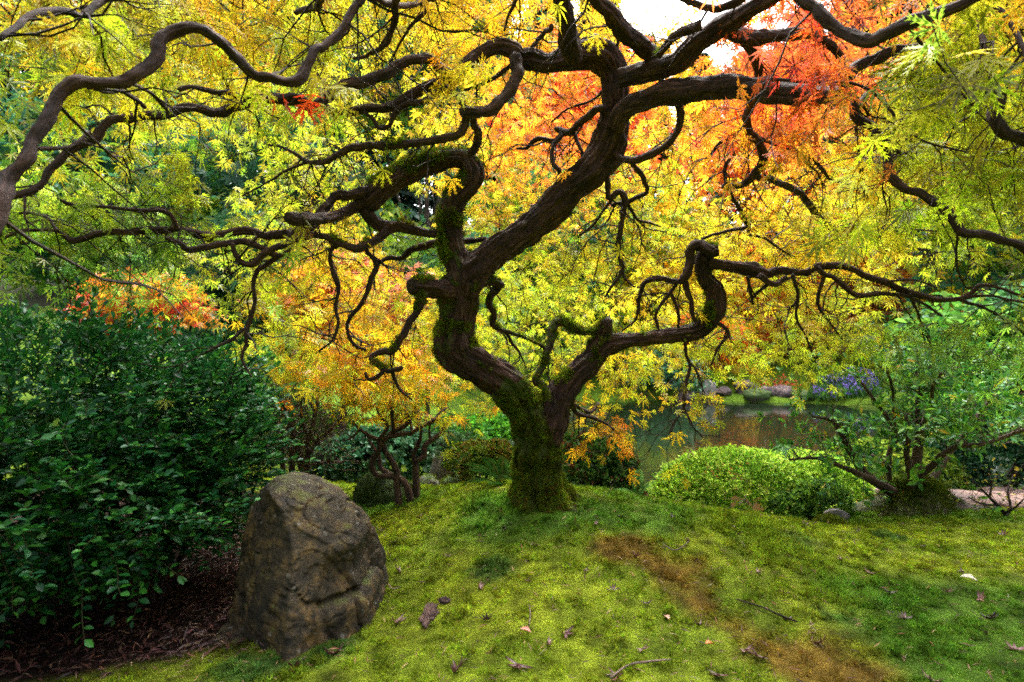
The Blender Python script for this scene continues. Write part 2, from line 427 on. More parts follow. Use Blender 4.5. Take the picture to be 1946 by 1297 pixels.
def hit(px, py):
    d = np.linspace(.9, 20, 1500); q = PP(np.full_like(d, px), np.full_like(d, py), d)
    k = np.argmax(q[:, 2] < gz(q[:, 0], q[:, 1])); return q[k]

# masks of the moss cover, as places on the ground
brown_line = np.array([hit(*q)[:2] for q in [(1180, 1040), (1260, 1090), (1330, 1140), (1420, 1200), (1520, 1260), (1600, 1290)]])
dark_spots = [(hit(*q[:2])[:2], q[2]) for q in [(920, 965, .2), (900, 1000, .10), (930, 1080, .08), (1500, 1060, .2), (1680, 1150, .25), (1760, 1230, .2), (1420, 1000, .25), (620, 1240, .16), (1690, 1025, .12), (480, 1280, .2)]]
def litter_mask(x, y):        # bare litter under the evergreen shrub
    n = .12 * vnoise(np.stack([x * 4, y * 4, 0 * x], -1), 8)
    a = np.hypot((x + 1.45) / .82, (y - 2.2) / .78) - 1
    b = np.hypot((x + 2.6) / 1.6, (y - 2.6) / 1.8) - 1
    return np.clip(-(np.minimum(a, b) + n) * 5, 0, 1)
def path_mask(x, y):          # stone path on the right
    c = 3.75 + .10 * (x - 3.0)
    return np.where((x > 2.35) & (np.abs(y - c) < .40 + .04 * np.sin(x * 4)), 1.0, 0.0)
def moss_color(x, y):
    q = np.stack([x, y, 0 * x], -1)
    n = fbm(q * 5, 21, 4); n2 = fbm(q * 1.6, 33, 3)
    a = np.array([.13, .195, .012]); b = np.array([.235, .295, .018]); g = np.array([.055, .155, .016])
    t = np.clip(.5 + n * 1.1, 0, 1)[..., None]
    c = a * (1 - t) + b * t
    t2 = np.clip((n2 - .05) * 2.2, 0, .75)[..., None]; c = c * (1 - t2) + g * t2
    d = np.min(np.hypot(x[..., None] - brown_line[:, 0], y[..., None] - brown_line[:, 1]), -1)
    tb = np.clip(1.2 - d / .17 + n * 1.5, 0, .85)[..., None]; c = c * (1 - tb) + np.array([.145, .072, .016]) * tb
    for s, r in dark_spots:
        td = np.clip(.75 - np.hypot(x - s[0], y - s[1]) / r + n * 1.8, 0, .8)[..., None]; c = c * (1 - td) + np.array([.028, .085, .022]) * td
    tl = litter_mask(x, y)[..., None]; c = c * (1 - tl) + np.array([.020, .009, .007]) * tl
    return c * np.clip(1 + .55 * vnoise(q * 34, 91) + .35 * vnoise(q * 80, 92), .35, 1.9)[..., None]

def ax(lo, hi, a, b, n, k):                           # a grid axis that is fine between a and b
    f = np.linspace(a, b, n); s = f[1] - f[0]
    up, dn = [b], [a]
    while up[-1] < hi: s *= k; up.append(up[-1] + s)
    s = f[1] - f[0]
    while dn[-1] > lo: s *= k; dn.append(dn[-1] - s)
    return np.concatenate([dn[:0:-1], f, up[1:]])
gx = ax(-260, 260, -3.2, 3.6, 200, 1.085); gy = ax(-200, 300, .9, 4.4, 120, 1.055)
X, Y = np.meshgrid(gx, gy); Z = gz(X, Y)
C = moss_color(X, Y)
far = np.clip((np.hypot(X, Y - 2) - 4) / 2, 0, 1)[..., None]
lawn = np.array([.10, .19, .012]) * np.clip(1 + .5 * fbm(np.stack([X * .6, Y * .6, 0 * X], -1), 5, 3), .3, 2)[..., None]
hill = np.clip((Y - 19) / 4, 0, 1)[..., None]
lawn = lawn * (1 - hill) + np.array([.028, .03, .014]) * hill
C = C * (1 - far) + lawn * far
mud = np.clip(1 - pond_d(X, Y) / .05, 0, 1)[..., None]; C = C * (1 - mud) + np.array([.03, .028, .018]) * mud
nx, ny = len(gx), len(gy)
idx = (np.arange(ny - 1)[:, None] * nx + np.arange(nx - 1)[None]).ravel()
gq = np.stack([idx, idx + 1, idx + nx + 1, idx + nx], -1)
obj('ground', mesh_np('ground', np.stack([X, Y, Z], -1).reshape(-1, 3), gq, M_GROUND, C.reshape(-1, 3), smooth=True), None, 'structure')

aa = np.linspace(0, 2 * math.pi, 96, endpoint=False)
wv = np.column_stack([4.4 + 5.75 * np.cos(aa), 9.6 + 4.8 * np.sin(aa), np.full(96, WZ)])
wv = np.vstack([wv, [[4.4, 9.6, WZ]]]); k = np.arange(96)
obj('pond', mesh_np('pond', wv, np.stack([k, (k + 1) % 96, np.full(96, 96)], -1), M_WATER), None, 'structure')

# stone path: one sheet with separate flat slabs laid in it
path_x = np.linspace(2.35, 7, 60); rows = np.linspace(-.40, .40, 9)
pv = np.array([[x, 3.75 + .1 * (x - 3) + r, gz1(x, 3.75 + .1 * (x - 3) + r) + .006] for x in path_x for r in rows])
i = (np.arange(59)[:, None] * 9 + np.arange(8)[None]).ravel()
mpath = rock_mat('path earth', (.04, .024, .02), (.09, .055, .05), (.15, .10, .09))
path_o = obj('path', mesh_np('path', pv, np.stack([i, i + 1, i + 10, i + 9], -1), mpath, attrs={'moss': np.full(len(pv), -.5)}, smooth=True), None, 'structure')
mslab = rock_mat('path slab stone', (.06, .036, .034), (.13, .08, .075), (.21, .14, .13))
r_ = np.random.default_rng(4)
xx = 2.5
while xx < 5.6:
    w = r_.uniform(.28, .5)
    for yy in (-.2, .17):
        n = 9; a = np.arange(n) / n * 2 * math.pi + r_.uniform(0, 1)
        rr = 1 / np.maximum(np.abs(np.cos(a)) / (w * .46), np.abs(np.sin(a)) / .17) * r_.uniform(.82, 1, n)
        cx_, cy_ = xx + w / 2 + r_.uniform(-.04, .04), 3.75 + .1 * (xx - 3) + yy
        vx, vy = cx_ + rr * np.cos(a), cy_ + rr * np.sin(a)
        zt = gz(vx, vy).max() + .022
        top = np.column_stack([cx_ + (vx - cx_) * .95, cy_ + (vy - cy_) * .95, np.full(n, zt)]); mid = np.column_stack([vx, vy, np.full(n, zt - .012)]); bot = np.column_stack([vx, vy, np.full(n, zt - .09)])
        V = np.vstack([bot, mid, top, [[cx_, cy_, zt + .002]]]); k = np.arange(n); k2 = (k + 1) % n
        Q = np.vstack([np.stack([k, k2, n + k2, n + k], -1), np.stack([n + k, n + k2, 2 * n + k2, 2 * n + k], -1)])
        obj('paving_slab', mesh_np('paving_slab', V, [Q, np.stack([2 * n + k, 2 * n + k2, np.full(n, 3 * n)], -1)], mslab, attrs={'moss': np.full(len(V), -.5)}), path_o)
    xx += w

# ------------------------------------------------------------------ the big maple: traced wood
# every limb: (kind, depth at start, depth at end, moss 0..1, [(x, y, radius) in photograph pixels, ...])
LIMBS = [
 ('trunk', [2.62, 2.62, 2.6, 2.56, 2.52, 2.5, 2.46, 2.44, 2.42], 0, .50, [(1028,990,120),(1026,962,82),(1023,932,58),(1022,890,48),(1022,850,48),(1012,812,46),(992,772,41),(962,727,37),(915,699,37),(866,668,43),(868,615,37),(876,565,38),(880,520,37),(864,480,29),(856,440,26),(856,400,26),(866,374,28),(888,350,27),(899,326,25),(880,302,24),(837,304,24),(794,319,24),(740,348,25),(702,380,27),(684,398,16)]),
 ('limb', [2.5, 2.46, 2.42, 2.36, 2.3, 2.26, 2.22, 2.2], 0, .12, [(884,560,26),(900,520,36),(946,476,32),(1002,438,31),(1078,366,35),(1133,317,37),(1160,264,40),(1168,215,33),(1169,175,27),(1166,143,30),(1140,109,33),(1091,105,29),(1044,118,21),(1010,112,26),(990,112,20),(975,96,17),(946,89,16),(910,105,15),(888,123,16),(852,150,13),(801,170,12),(776,185,11),(740,205,10),(692,207,9),(649,217,9),(627,210,8),(621,201,6)]),
 ('limb', [2.6, 2.62, 2.66, 2.7, 2.7, 2.66], 0, .30, [(1034,838,34),(1046,800,37),(1058,765,32),(1087,721,27),(1120,688,25),(1145,656,24),(1164,652,21),(1200,646,16),(1254,641,16),(1308,634,17),(1340,618,19),(1358,587,21),(1357,556,20),(1338,529,18),(1333,503,17),(1346,480,18),(1364,476,14)]),
 ('limb', 2.68, 2.62, .3, [(1142,668,20),(1148,640,19),(1153,616,15),(1158,606,8)]),
 ('limb', 2.66, 2.5, .55, [(1153,618,9),(1120,634,8),(1091,625,8),(1066,612,9),(1051,627,9),(1044,655,8),(1033,688,7),(1020,713,8),(1019,726,8),(1033,733,7),(1038,760,6)]),
 ('limb', 2.3, 1.75, .12, [(1168,244,20),(1185,210,22),(1214,195,24),(1250,181,25),(1290,176,25),(1337,170,25),(1402,166,27),(1463,174,26),(1518,180,23),(1554,182,21),(1594,183,19),(1598,183,15)]),
 ('limb', 2.26, 1.75, .1, [(1180,152,18),(1214,141,22),(1257,129,22),(1289,118,22),(1318,87,22),(1355,62,21),(1391,40,20),(1427,18,17),(1460,0,15),(1520,-40,13)]),
 ('limb', 2.2, 1.9, .15, [(1092,112,22),(1078,72,22),(1076,36,18),(1066,0,20),(1060,-60,18)]),
 ('limb', 2.22, 1.8, .0, [(1254,122,12),(1232,98,18),(1207,76,18),(1182,58,18),(1156,22,17),(1134,0,15),(1110,-50,14)]),
 ('limb', 2.1, 1.9, .2, [(1252,108,7),(1268,80,9),(1300,58,10),(1333,47,12)]),
 ('limb', 1.9, 1.8, .1, [(1282,-10,7),(1318,7,8),(1344,18,8),(1369,14,9),(1402,0,10),(1430,-30,9)]),
 ('limb', 2.0, 2.15, .15, [(1380,62,14),(1405,69,16),(1445,71,14),(1482,69,13),(1521,63,12),(1554,72,9),(1579,87,9),(1594,105,8),(1606,134,8),(1618,170,8)]),
 ('limb', 2.0, 2.65, .1, [(1412,70,13),(1427,86,16),(1434,109,11),(1440,136,9),(1434,170,9),(1427,199,9),(1416,228,9),(1424,254,9),(1442,275,9),(1449,301,9),(1438,322,9),(1420,344,8),(1391,355,7),(1373,355,5)]),
 ('limb', 1.78, 1.6, .05, [(1612,150,8),(1621,178,8),(1623,199,9),(1627,221,10),(1655,239,9),(1677,264,9),(1684,301,9),(1692,333,9),(1717,359,10),(1753,370,9),(1782,388,10),(1811,413,10),(1826,442,10),(1862,446,9),(1898,453,9),(1934,467,9),(2000,510,8)]),
 ('limb', 1.5, 1.2, .05, [(1505,-40,11),(1520,0,11),(1547,16,12),(1576,42,13),(1608,65,13),(1655,76,14),(1681,65,14),(1717,47,14),(1771,29,13),(1811,18,12),(1844,4,10),(1890,-20,9)]),
 ('limb', 1.78, 1.7, .0, [(1596,158,12),(1612,142,12),(1637,123,12),(1674,105,12),(1710,98,11),(1771,94,11),(1800,112,11),(1845,135,11),(1880,159,13),(1895,192,14),(1888,225,13),(1905,250,13),(1940,262,12),(2000,285,10)]),
 ('limb', [2.43, 2.4, 2.3, 2.1, 1.95], 0, .12, [(712,372,22),(692,384,16),(667,398,11),(642,410,12),(594,418,13),(556,416,13),(546,411,9)]),
 ('limb', 2.4, 2.3, .05, [(700,366,14),(667,370,10),(640,375,10),(618,396,10),(604,412,9)]),
 ('limb', 2.3, 1.9, .03, [(600,424,12),(575,438,12),(545,443,10),(507,449,9),(464,440,9),(402,451,10),(362,441,9),(326,434,8),(261,440,8),(217,442,7),(188,446,7),(141,458,7),(109,440,4),(43,440,4),(0,455,3),(-60,470,3)]),
 ('limb', 2.42, 2.45, .25, [(690,394,14),(706,414,15),(729,431,14),(765,431,12),(801,440,10),(828,446,9)]),
 ('limb', 2.42, 2.2, .3, [(738,436,10),(716,455,10),(692,466,9),(674,471,9),(642,463,8),(618,450,7)]),
 ('limb', 2.2, 2.1, .1, [(626,450,6),(592,448,7),(558,460,7),(522,471,7),(500,485,7),(482,500,7),(460,498,6),(446,481,5),(440,462,4)]),
 ('limb', 2.25, 2.0, .0, [(549,440,7),(548,478,7),(536,487,7),(507,478,7),(471,460,7),(435,463,7),(362,476,7),(340,463,6),(315,454,5)]),
 ('limb', 2.2, 2.15, .0, [(530,486,6),(505,502,6),(489,514,6),(480,540,5),(482,583,5),(471,623,5),(467,655,4),(460,681,3),(478,717,2)]),
 ('limb', 2.2, 2.1, .0, [(469,624,4),(442,645,4),(413,659,3.5),(391,670,3)]),
 ('limb', 2.3, 2.3, .1, [(642,465,6),(630,471,5),(627,492,5),(638,525,6),(644,550,5),(638,579,4),(642,612,4),(631,648,3),(600,672,2)]),
 ('limb', 2.35, 2.35, .1, [(696,468,6),(700,480,5),(716,503,5),(707,529,6),(692,569,5),(663,608,5),(660,630,4),(671,655,4),(696,666,3)]),
 ('limb', 2.6, 2.7, .2, [(925,456,5),(881,460,7),(834,463,8),(801,467,8),(779,476,7),(765,492,6),(740,492,5),(721,500,4),(708,520,3)]),
 ('limb', 2.5, 2.34, .25, [(866,556,22),(840,552,21),(815,547,21),(787,544,20),(780,543,17)]),
 ('limb', 2.36, 2.25, .35, [(806,556,10),(801,572,9),(787,601,8),(765,637,8),(747,668,8),(730,668,8),(712,672,7),(707,679,7),(725,697,6),(743,703,6),(765,699,5)]),
 ('limb', 2.26, 2.25, .1, [(735,702,5),(715,718,5),(700,721,4),(694,708,3)]),
 ('limb', 2.26, 2.3, .0, [(745,704,4),(758,739,3),(783,761,2)]),
 ('limb', 2.45, 2.75, .55, [(892,545,12),(925,536,10),(950,541,11),(936,554,8),(928,576,7),(938,601,6),(935,616,6),(953,628,5),(975,634,4),(1004,645,3),(1037,663,2.5)]),
 ('limb', 2.7, 2.8, .1, [(962,632,4),(979,659,3),(993,681,2),(1000,700,1.5)]),
 ('limb', 2.22, 2.1, .05, [(984,110,14),(982,145,14),(964,178,13),(939,203,13),(910,214,13),(888,213,13),(878,212,9)]),
 ('limb', 2.12, 2.3, .25, [(886,214,9),(886,239,8),(870,257,9),(848,264,9),(816,270,8),(765,274,8),(721,279,8),(685,279,8),(649,290,7),(620,306,6),(587,308,4),(543,283,3),(507,275,2)]),
 ('limb', 2.3, 2.2, .0, [(622,305,4),(565,315,3),(507,348,2.5),(460,373,2)]),
 ('limb', 2.12, 2.3, .15, [(896,218,9),(899,232,8),(910,257,9),(906,279,9),(894,292,8)]),
 ('limb', 2.15, 2.15, .0, [(884,204,6),(866,181,5),(848,163,5)]),
 ('limb', 2.15, 2.2, .1, [(828,172,8),(823,181,8),(801,194,7),(772,199,6),(747,217,5),(740,236,5),(721,243,5),(707,225,4),(692,214,4)]),
 ('limb', 2.25, 2.3, .1, [(978,118,6),(946,145,5),(910,163,4),(874,176,3)]),
 ('limb', 2.2, 1.45, .05, [(858,146,12),(834,130,10),(816,113,10),(779,116,10),(740,138,11),(692,156,12),(656,163,11),(627,181,12),(604,200,12),(587,205,11),(558,192,11),(522,188,11),(482,192,11),(449,206,10),(409,214,10),(362,206,9),(319,217,9),(261,225,9),(217,228,9),(196,243,9),(174,268,9),(130,290,8),(101,319,8),(83,348,7),(51,366,7),(5,376,7),(-40,390,7)]),
 ('limb', 1.55, 1.0, .14, [(700,-40,10),(685,0,10),(670,18,9),(652,54,9),(620,84,9),(598,96,9),(587,120,10),(572,149,12),(543,156,10),(514,149,11),(482,141,12),(449,109,11),(417,76,11),(384,54,11),(337,58,13),(312,76,15),(297,112,14),(268,138,14),(232,156,13),(188,156,12),(145,159,14),(109,185,14),(91,214,15),(72,254,14),(47,301,13),(11,337,16),(7,362,17),(0,400,16),(-30,460,16)]),
 ('limb', 1.3, 1.45, .0, [(70,283,5),(100,282,5),(130,279,4),(170,250,3)]),
 ('limb', 1.3, 1.5, .0, [(168,166,5),(203,174,5),(232,176,5),(261,192,5),(275,205,5)]),
 ('limb', 1.35, 1.6, .0, [(250,160,4),(290,178,4),(319,214,4)]),
 ('limb', 1.7, 1.95, .0, [(340,172,5),(362,167,5),(406,174,6),(435,174,6),(464,185,7),(507,187,7),(560,184,7),(590,196,6)]),
 ('limb', 1.2, 1.5, .0, [(0,75,6),(29,54,7),(69,29,7),(101,24,8),(138,25,8),(156,33,8),(181,11,8),(203,2,8),(254,-8,8)]),
 ('limb', 1.9, 2.1, .0, [(109,377,3),(138,391,4),(203,393,4),(254,399,4),(312,402,5),(333,420,5),(340,438,5)]),
 ('limb', 1.9, 2.0, .0, [(112,440,4),(87,413,4),(47,404,3),(0,409,3),(-40,420,3)]),
 ('limb', 2.3, 2.5, .0, [(1150,206,8),(1134,210,8),(1109,228,8),(1084,250,8),(1062,247,7),(1056,244,5)]),
 ('limb', 2.45, 2.55, .0, [(1068,252,6),(1055,266,5),(1019,266,6),(1000,283,4),(982,283,3)]),
 ('limb', 2.45, 2.4, .0, [(1068,256,6),(1051,279,5),(1051,308,5),(1064,330,5)]),
 ('limb', 2.45, 2.4, .0, [(1088,250,5),(1105,290,4),(1110,310,4)]),
 ('limb', 2.5, 2.4, .0, [(1048,232,2),(1080,207,2.5),(1124,192,3),(1146,172,4)]),
 ('limb', 2.2, 2.35, .05, [(1290,196,8),(1293,225,8),(1288,248,8),(1272,272,8),(1250,290,8),(1218,303,8),(1186,302,8),(1166,292,7)]),
 ('limb', 2.34, 2.5, .1, [(1196,304,6),(1210,322,6),(1221,337,6),(1229,366,5),(1200,380,5),(1163,391,4)]),
 ('limb', 2.4, 2.5, .05, [(1154,320,7),(1153,344,6),(1160,376,6),(1176,366,7),(1187,380,7),(1182,417,6),(1176,456,6),(1174,482,6),(1184,507,5),(1178,521,4),(1160,547,3),(1149,565,2)]),
 ('limb', 2.5, 2.5, .0, [(1182,512,4),(1190,530,3),(1207,547,2)]),
 ('limb', 2.45, 2.5, .0, [(1162,380,4),(1148,398,3),(1127,428,3),(1102,449,2)]),
 ('limb', 2.45, 2.6, .0, [(1192,384,4),(1211,417,3.5),(1236,424,3),(1254,431,2)]),
 ('limb', 2.64, 2.9, .0, [(1378,352,5),(1391,370,4),(1405,395,5),(1416,420,5),(1424,430,4),(1391,438,4),(1355,447,3.5),(1333,455,3)]),
 ('limb', 2.9, 3.0, .0, [(1424,429,3.5),(1425,445,3),(1456,454,3),(1482,474,2.5),(1514,492,2)]),
 ('limb', 2.55, 3.0, .0, [(1432,332,8),(1463,341,7),(1507,359,7),(1536,388,7),(1558,417,7),(1587,438,7),(1592,440,5)]),
 ('limb', 2.95, 3.2, .0, [(1584,436,4),(1616,431,4),(1652,442,4),(1699,456,3.5),(1735,471,3),(1782,480,2)]),
 ('limb', 2.95, 3.2, .0, [(1640,438,3),(1699,434,2.5),(1782,440,2)]),
 ('limb', 2.4, 2.6, .0, [(1412,242,5),(1395,256,4),(1369,272,4),(1344,301,3),(1322,310,2)]),
 ('limb', 2.45, 2.55, .0, [(1422,262,4),(1384,304,4),(1377,330,4),(1378,352,4)]),
 ('limb', 2.4, 2.8, .0, [(1426,250,5),(1463,272,4),(1507,286,4),(1543,301,4),(1565,326,4),(1579,341,3),(1608,348,3),(1645,351,2)]),
 ('limb', 2.62, 2.66, .2, [(1352,478,13),(1326,467,12),(1314,476,10),(1311,503,9),(1300,532,9),(1304,540,7),(1311,565,6),(1316,598,5),(1322,612,4)]),
 ('limb', 2.66, 2.75, .0, [(1300,534,7),(1282,536,6),(1250,529,6),(1225,540,5),(1214,569,4),(1211,601,3),(1182,630,2)]),
 ('limb', 2.68, 2.7, .0, [(1284,538,5),(1275,552,4),(1257,576,4),(1246,601,3),(1253,630,3)]),
 ('limb', 2.68, 2.7, .0, [(1274,558,4),(1289,590,4),(1289,622,3)]),
 ('limb', [2.64, 2.6, 2.55, 2.5, 2.45], 0, .1, [(1346,500,12),(1372,505,12),(1400,509,13),(1430,514,17),(1447,518,14),(1460,520,10),(1482,514,9),(1529,518,8),(1554,507,8),(1608,507,7),(1645,525,7),(1681,536,7),(1710,550,7),(1746,561,6),(1775,569,6),(1818,569,5),(1844,558,5),(1862,543,4),(1898,547,3.5),(1946,565,3),(2000,580,2)]),
 ('limb', 2.5, 2.45, .0, [(1822,569,4),(1880,563,3),(1946,576,2.5)]),
 ('limb', 2.5, 2.45, .0, [(1826,570,4),(1880,590,3),(1934,623,2.5),(1980,650,2)]),
 ('limb', 2.54, 2.5, .0, [(1552,508,6),(1566,522,6),(1590,532,6),(1626,561,6),(1663,560,5),(1710,561,4),(1753,576,3),(1790,601,2)]),
 ('limb', 2.54, 2.6, .0, [(1566,524,4),(1554,576,4),(1568,601,3),(1601,645,2)]),
 ('limb', 2.55, 2.65, .0, [(1506,522,4),(1516,565,4),(1514,605,3),(1532,641,2.5),(1543,670,2)]),
 ('limb', 2.55, 2.56, .0, [(1445,524,7),(1470,541,6),(1496,527,4)]),
 ('limb', 2.56, 2.6, .0, [(1420,526,4),(1431,579,3)]),
 ('limb', 2.56, 2.6, .0, [(1460,540,4),(1440,556,3.5),(1425,575,2)]),
 ('limb', 2.5, 2.6, .0, [(1730,558,3),(1742,590,2.5),(1760,637,2.5),(1775,670,1.5)]),
 ('limb', 2.5, 2.5, .0, [(1684,535,3),(1735,532,2.5),(1782,547,2)]),
 ('limb', 2.7, 2.6, .0, [(1301,650,4),(1305,681,4),(1311,699,4),(1302,739,3.5),(1299,779,3),(1282,800,2),(1271,826,1.5)]),
 ('limb', 2.65, 2.6, .0, [(1300,776,2.5),(1318,812,1.8),(1338,835,1.3)]),
 ('limb', 2.7, 2.65, .0, [(1306,684,2.5),(1320,700,2.2),(1333,728,2),(1336,770,1.5)]),
 ('limb', 2.66, 2.6, .0, [(1354,610,5),(1376,622,4.5),(1384,637,4),(1366,659,3),(1351,695,2)]),
 ('limb', 2.6, 2.8, .1, [(1080,762,7),(1091,775,6),(1098,786,5),(1142,800,3),(1171,822,2),(1186,850,1.5)]),
 ('limb', 2.65, 2.8, .1, [(1088,768,5),(1120,784,4),(1138,766,3)]),
 ('limb', 1.5, 1.35, .0, [(1835,0,5),(1836,22,5),(1858,22,5),(1862,62,6),(1869,76,6),(1867,105,4)]),
 ('limb', 1.45, 1.3, .0, [(1858,24,5),(1895,16,5),(1916,40,5),(1934,72,5),(1960,130,5)]),
 ('limb', 1.75, 1.9, .0, [(1630,204,5),(1640,186,5),(1655,170,4),(1677,156,4)]),
 ('limb', 1.7, 1.45, .0, [(1449,172,5),(1463,154,4),(1529,156,3.5),(1608,158,3.5),(1655,174,3),(1692,210,3),(1735,254,3),(1764,272,2.5),(1840,290,2)]),
 ('limb', 1.7, 1.9, .0, [(1686,276,4),(1713,290,4),(1753,290,3)]),
 ('limb', 2.2, 2.4, .0, [(1180,60,4),(1172,90,3),(1166,110,2)]),
 ('limb', 2.0, 2.3, .0, [(1048,50,6),(1030,66,5),(1010,90,4)]),
 ('limb', 1.9, 2.3, .0, [(770,-20,7),(752,10,8),(748,45,7),(730,85,6),(700,105,4),(672,112,3)]),
 ('limb', 1.9, 2.3, .0, [(700,-6,6),(752,10,7),(800,6,6),(832,-8,5)]),
 ('limb', 2.1, 2.3, .0, [(812,-6,4),(806,22,5),(780,50,4),(758,85,3),(740,120,2)]),
 ('limb', 1.7, 1.9, .0, [(620,-20,9),(606,10,9),(580,20,7),(562,25,6)]),
 ('limb', 2.2, 2.3, .0, [(990,-20,4),(978,10,4),(966,30,3),(958,60,2)]),
]
maple_base = (P(1022, 952, 2.62)); maple_base[2] = gz1(*maple_base[:2])
maple = thing('maple_tree', 'gnarled old Japanese maple with twisting mossy trunk and lacy autumn leaves on the moss mound', 'tree', maple_base)
MOSSY = []
PATHS = []       # world paths of all limbs (x, y, z, r) for twigs and moss
for li, (nm, d0, d1, moss, pts) in enumerate(LIMBS):
    w = px_path(d0 if not isinstance(d0, list) else 0, d1, pts, d0 if isinstance(d0, list) else None)
    w[:, 3] *= .86
    rmax = w[:, 3].max()
    w = crom(w, .0045 if rmax > .05 else .007 if rmax > .012 else max(.012, rmax * 1.2))
    w[:, 3] = np.maximum(w[:, 3], .0012)
    if rmax < .03:      # crooked growth between the traced points
        w[1:-1, :3] += np.stack([vnoise(w[1:-1, :3] * 22 + 9 * k, li) for k in range(3)], -1) * np.minimum(w[1:-1, 3:4] * .55, .006)
    sides = 110 if rmax > .05 else 36 if rmax > .02 else 26 if rmax > .012 else 8
    V, Q, T, gr, Nn = tube(w[:, :3], w[:, 3], sides, .15 if rmax > .03 else .20, .30 if rmax > .05 else .24, li)
    if nm == 'trunk':   # surface roots at the foot
        tt = np.repeat(np.linspace(0, 1, len(w)), sides); an = np.tile(np.arange(sides) / sides * 2 * math.pi, len(w)); ff = np.clip(1 - tt / .085, 0, 1) ** 1.3
        V[:-2] += Nn * (ff * (.34 * np.cos(3 * an + .6) + .22 * np.cos(5 * an + 2) + .08 * np.cos(9 * an)) * .075)[:, None]
    if rmax > .012:      # scaly fissured bark
        g_ = gr * np.array([1, 1, 1.6]); fis = np.abs(fbm(g_ * 60, li + 200, 3)); flk = fbm(g_ * np.array([34, 34, 60]) + 7, li + 300, 3)
        hh = (np.clip(fis / .22, 0, 1) - .7) * .0036 + np.round(flk * 2.5) / 2.5 * .0042
        V[:-2] += Nn * hh[:-2, None] * np.clip(np.repeat(w[:, 3], sides) / .05, .30, 1)[:, None]
    up = np.concatenate([Nn[:, 2], [0, 0]]); lft = np.concatenate([-Nn[:, 0], [0, 0]])
    # moss: more on upper sides, and all round the foot and elbow of the trunk
    ml = np.concatenate([np.repeat(np.full(len(w), moss), sides), [moss, moss]]) + .22 * up
    if nm == 'trunk':
        t = np.concatenate([np.repeat(np.linspace(0, 1, len(w)), sides), [1, 0]])
        ml = ml + .2 * (t < .30) + .25 * (t < .10) - .25 * ((t > .28) & (t < .40) & (up > .2)) - .18 * (t > .9) + .1 * lft
    me = mesh_np(nm, V, [Q, T], M_BARK, attrs={'gr': gr, 'moss': np.clip(ml, 0, 1)}, smooth=True)
    o = obj(nm if nm == 'trunk' else ('limb' if rmax > .022 else 'branch'), me, maple)
    PATHS.append((w, moss, o, nm))
    if moss >= .2 and rmax > .014: MOSSY.append((w, moss, o, nm, V, Nn, sides))

# moss tufts growing on the wood
mt = (np.array([(-.10, 0, 0), (.10, 0, 0), (.3, .25, 1), (0, -.10, 0), (0, .10, 0), (-.35, .1, .8), (.05, .05, 0), (-.08, .06, 0), (.05, -.45, .75)], float),
      np.array([(0, 1, 2), (3, 4, 5), (6, 7, 8)], int))
for w, moss, o, nm, V, Nn, sides in MOSSY:
    n = int(((np.linalg.norm(np.diff(w[:, :3], axis=0), axis=1) * 2 * math.pi * w[:-1, 3]).sum()) * 85000)
    rk = np.repeat(w[:, 3], sides); k = rng.choice(len(Nn), n, p=rk / rk.sum())
    nn = Nn[k]; p = V[:-2][k] + rng.normal(0, .003, (n, 3)) - nn * .001; t = (k // sides) / len(w)
    m = moss + .28 * nn[:, 2] + .75 * fbm(p * 13, 77, 3)
    if nm == 'trunk': m += .22 * (t < .30) + .3 * (t < .09) - .15 * nn[:, 0] - .3 * ((t > .28) & (t < .40) & (nn[:, 2] > .2)) - .2 * (t > .9)
    keep = m > .60
    p, nn = p[keep], nn[keep]
    if not len(p): continue
    ax_ = np.cross(nn, rand_dir(len(p))); R = frames(ax_, nn)
    c = np.where(rng.random((len(p), 1)) < .28, [[.14, .080, .018]], [[.13, .20, .012]]) * np.clip(1 + .9 * fbm(p * 22, 5, 3), .25, 2.0)[:, None]
    b = Bag(); b.leaves(mt, p, R, rng.uniform(.008, .020, len(p)) * np.clip(1 + .9 * fbm(p * 30, 6, 2), .5, 2), jitter(c, .2)); b.build('moss', M_MOSSB, o)

# ------------------------------------------------------------------ twigs and leaves of the maple
def twig_pts(start, dirs, length, K=7, wig=.45, droop=.35):
    n = len(start); pts = np.empty((n, K, 3)); pts[:, 0] = start
    d = dirs / np.linalg.norm(dirs, axis=1, keepdims=True); st = (np.asarray(length) / (K - 1))[:, None]
    for k in range(1, K):
        d = d + rng.normal(0, wig / math.sqrt(K), (n, 3)) + np.array([0, 0, -droop / K])
        d /= np.linalg.norm(d, axis=1, keepdims=True)
        pts[:, k] = pts[:, k - 1] + d * st
    return pts
def twig_mesh(name, pts, r0, parent, mat=None, r1=.0011, sides=3, kind='stuff'):
    n, K, _ = pts.shape
    T = np.gradient(pts, axis=1); T /= np.maximum(np.linalg.norm(T, axis=2, keepdims=True), 1e-9)
    U = np.cross(T, np.array([.3, .21, .93])); U /= np.maximum(np.linalg.norm(U, axis=2, keepdims=True), 1e-9); W = np.cross(T, U)
    r = (np.asarray(r0)[:, None] * (1 - np.linspace(0, 1, K))[None] + r1 * np.linspace(0, 1, K)[None])
    a = np.arange(sides) / sides * 2 * math.pi
    V = pts[:, :, None] + (U[:, :, None] * np.cos(a)[:, None] + W[:, :, None] * np.sin(a)[:, None]) * r[..., None, None]
    b = (np.arange(n) * K * sides)[:, None, None] + (np.arange(K - 1) * sides)[None, :, None]; j = np.arange(sides)[None, None]; j2 = (j + 1) % sides
    Q = np.stack([b + j, b + j2, b + sides + j2, b + sides + j], -1).reshape(-1, 4)
    V = V.reshape(-1, 3)
    me = mesh_np(name, V, Q, mat or M_TWIG, attrs={'gr': V * [1, 1, .3], 'moss': np.zeros(len(V))}, smooth=True)
    return obj(name, me, parent, kind)

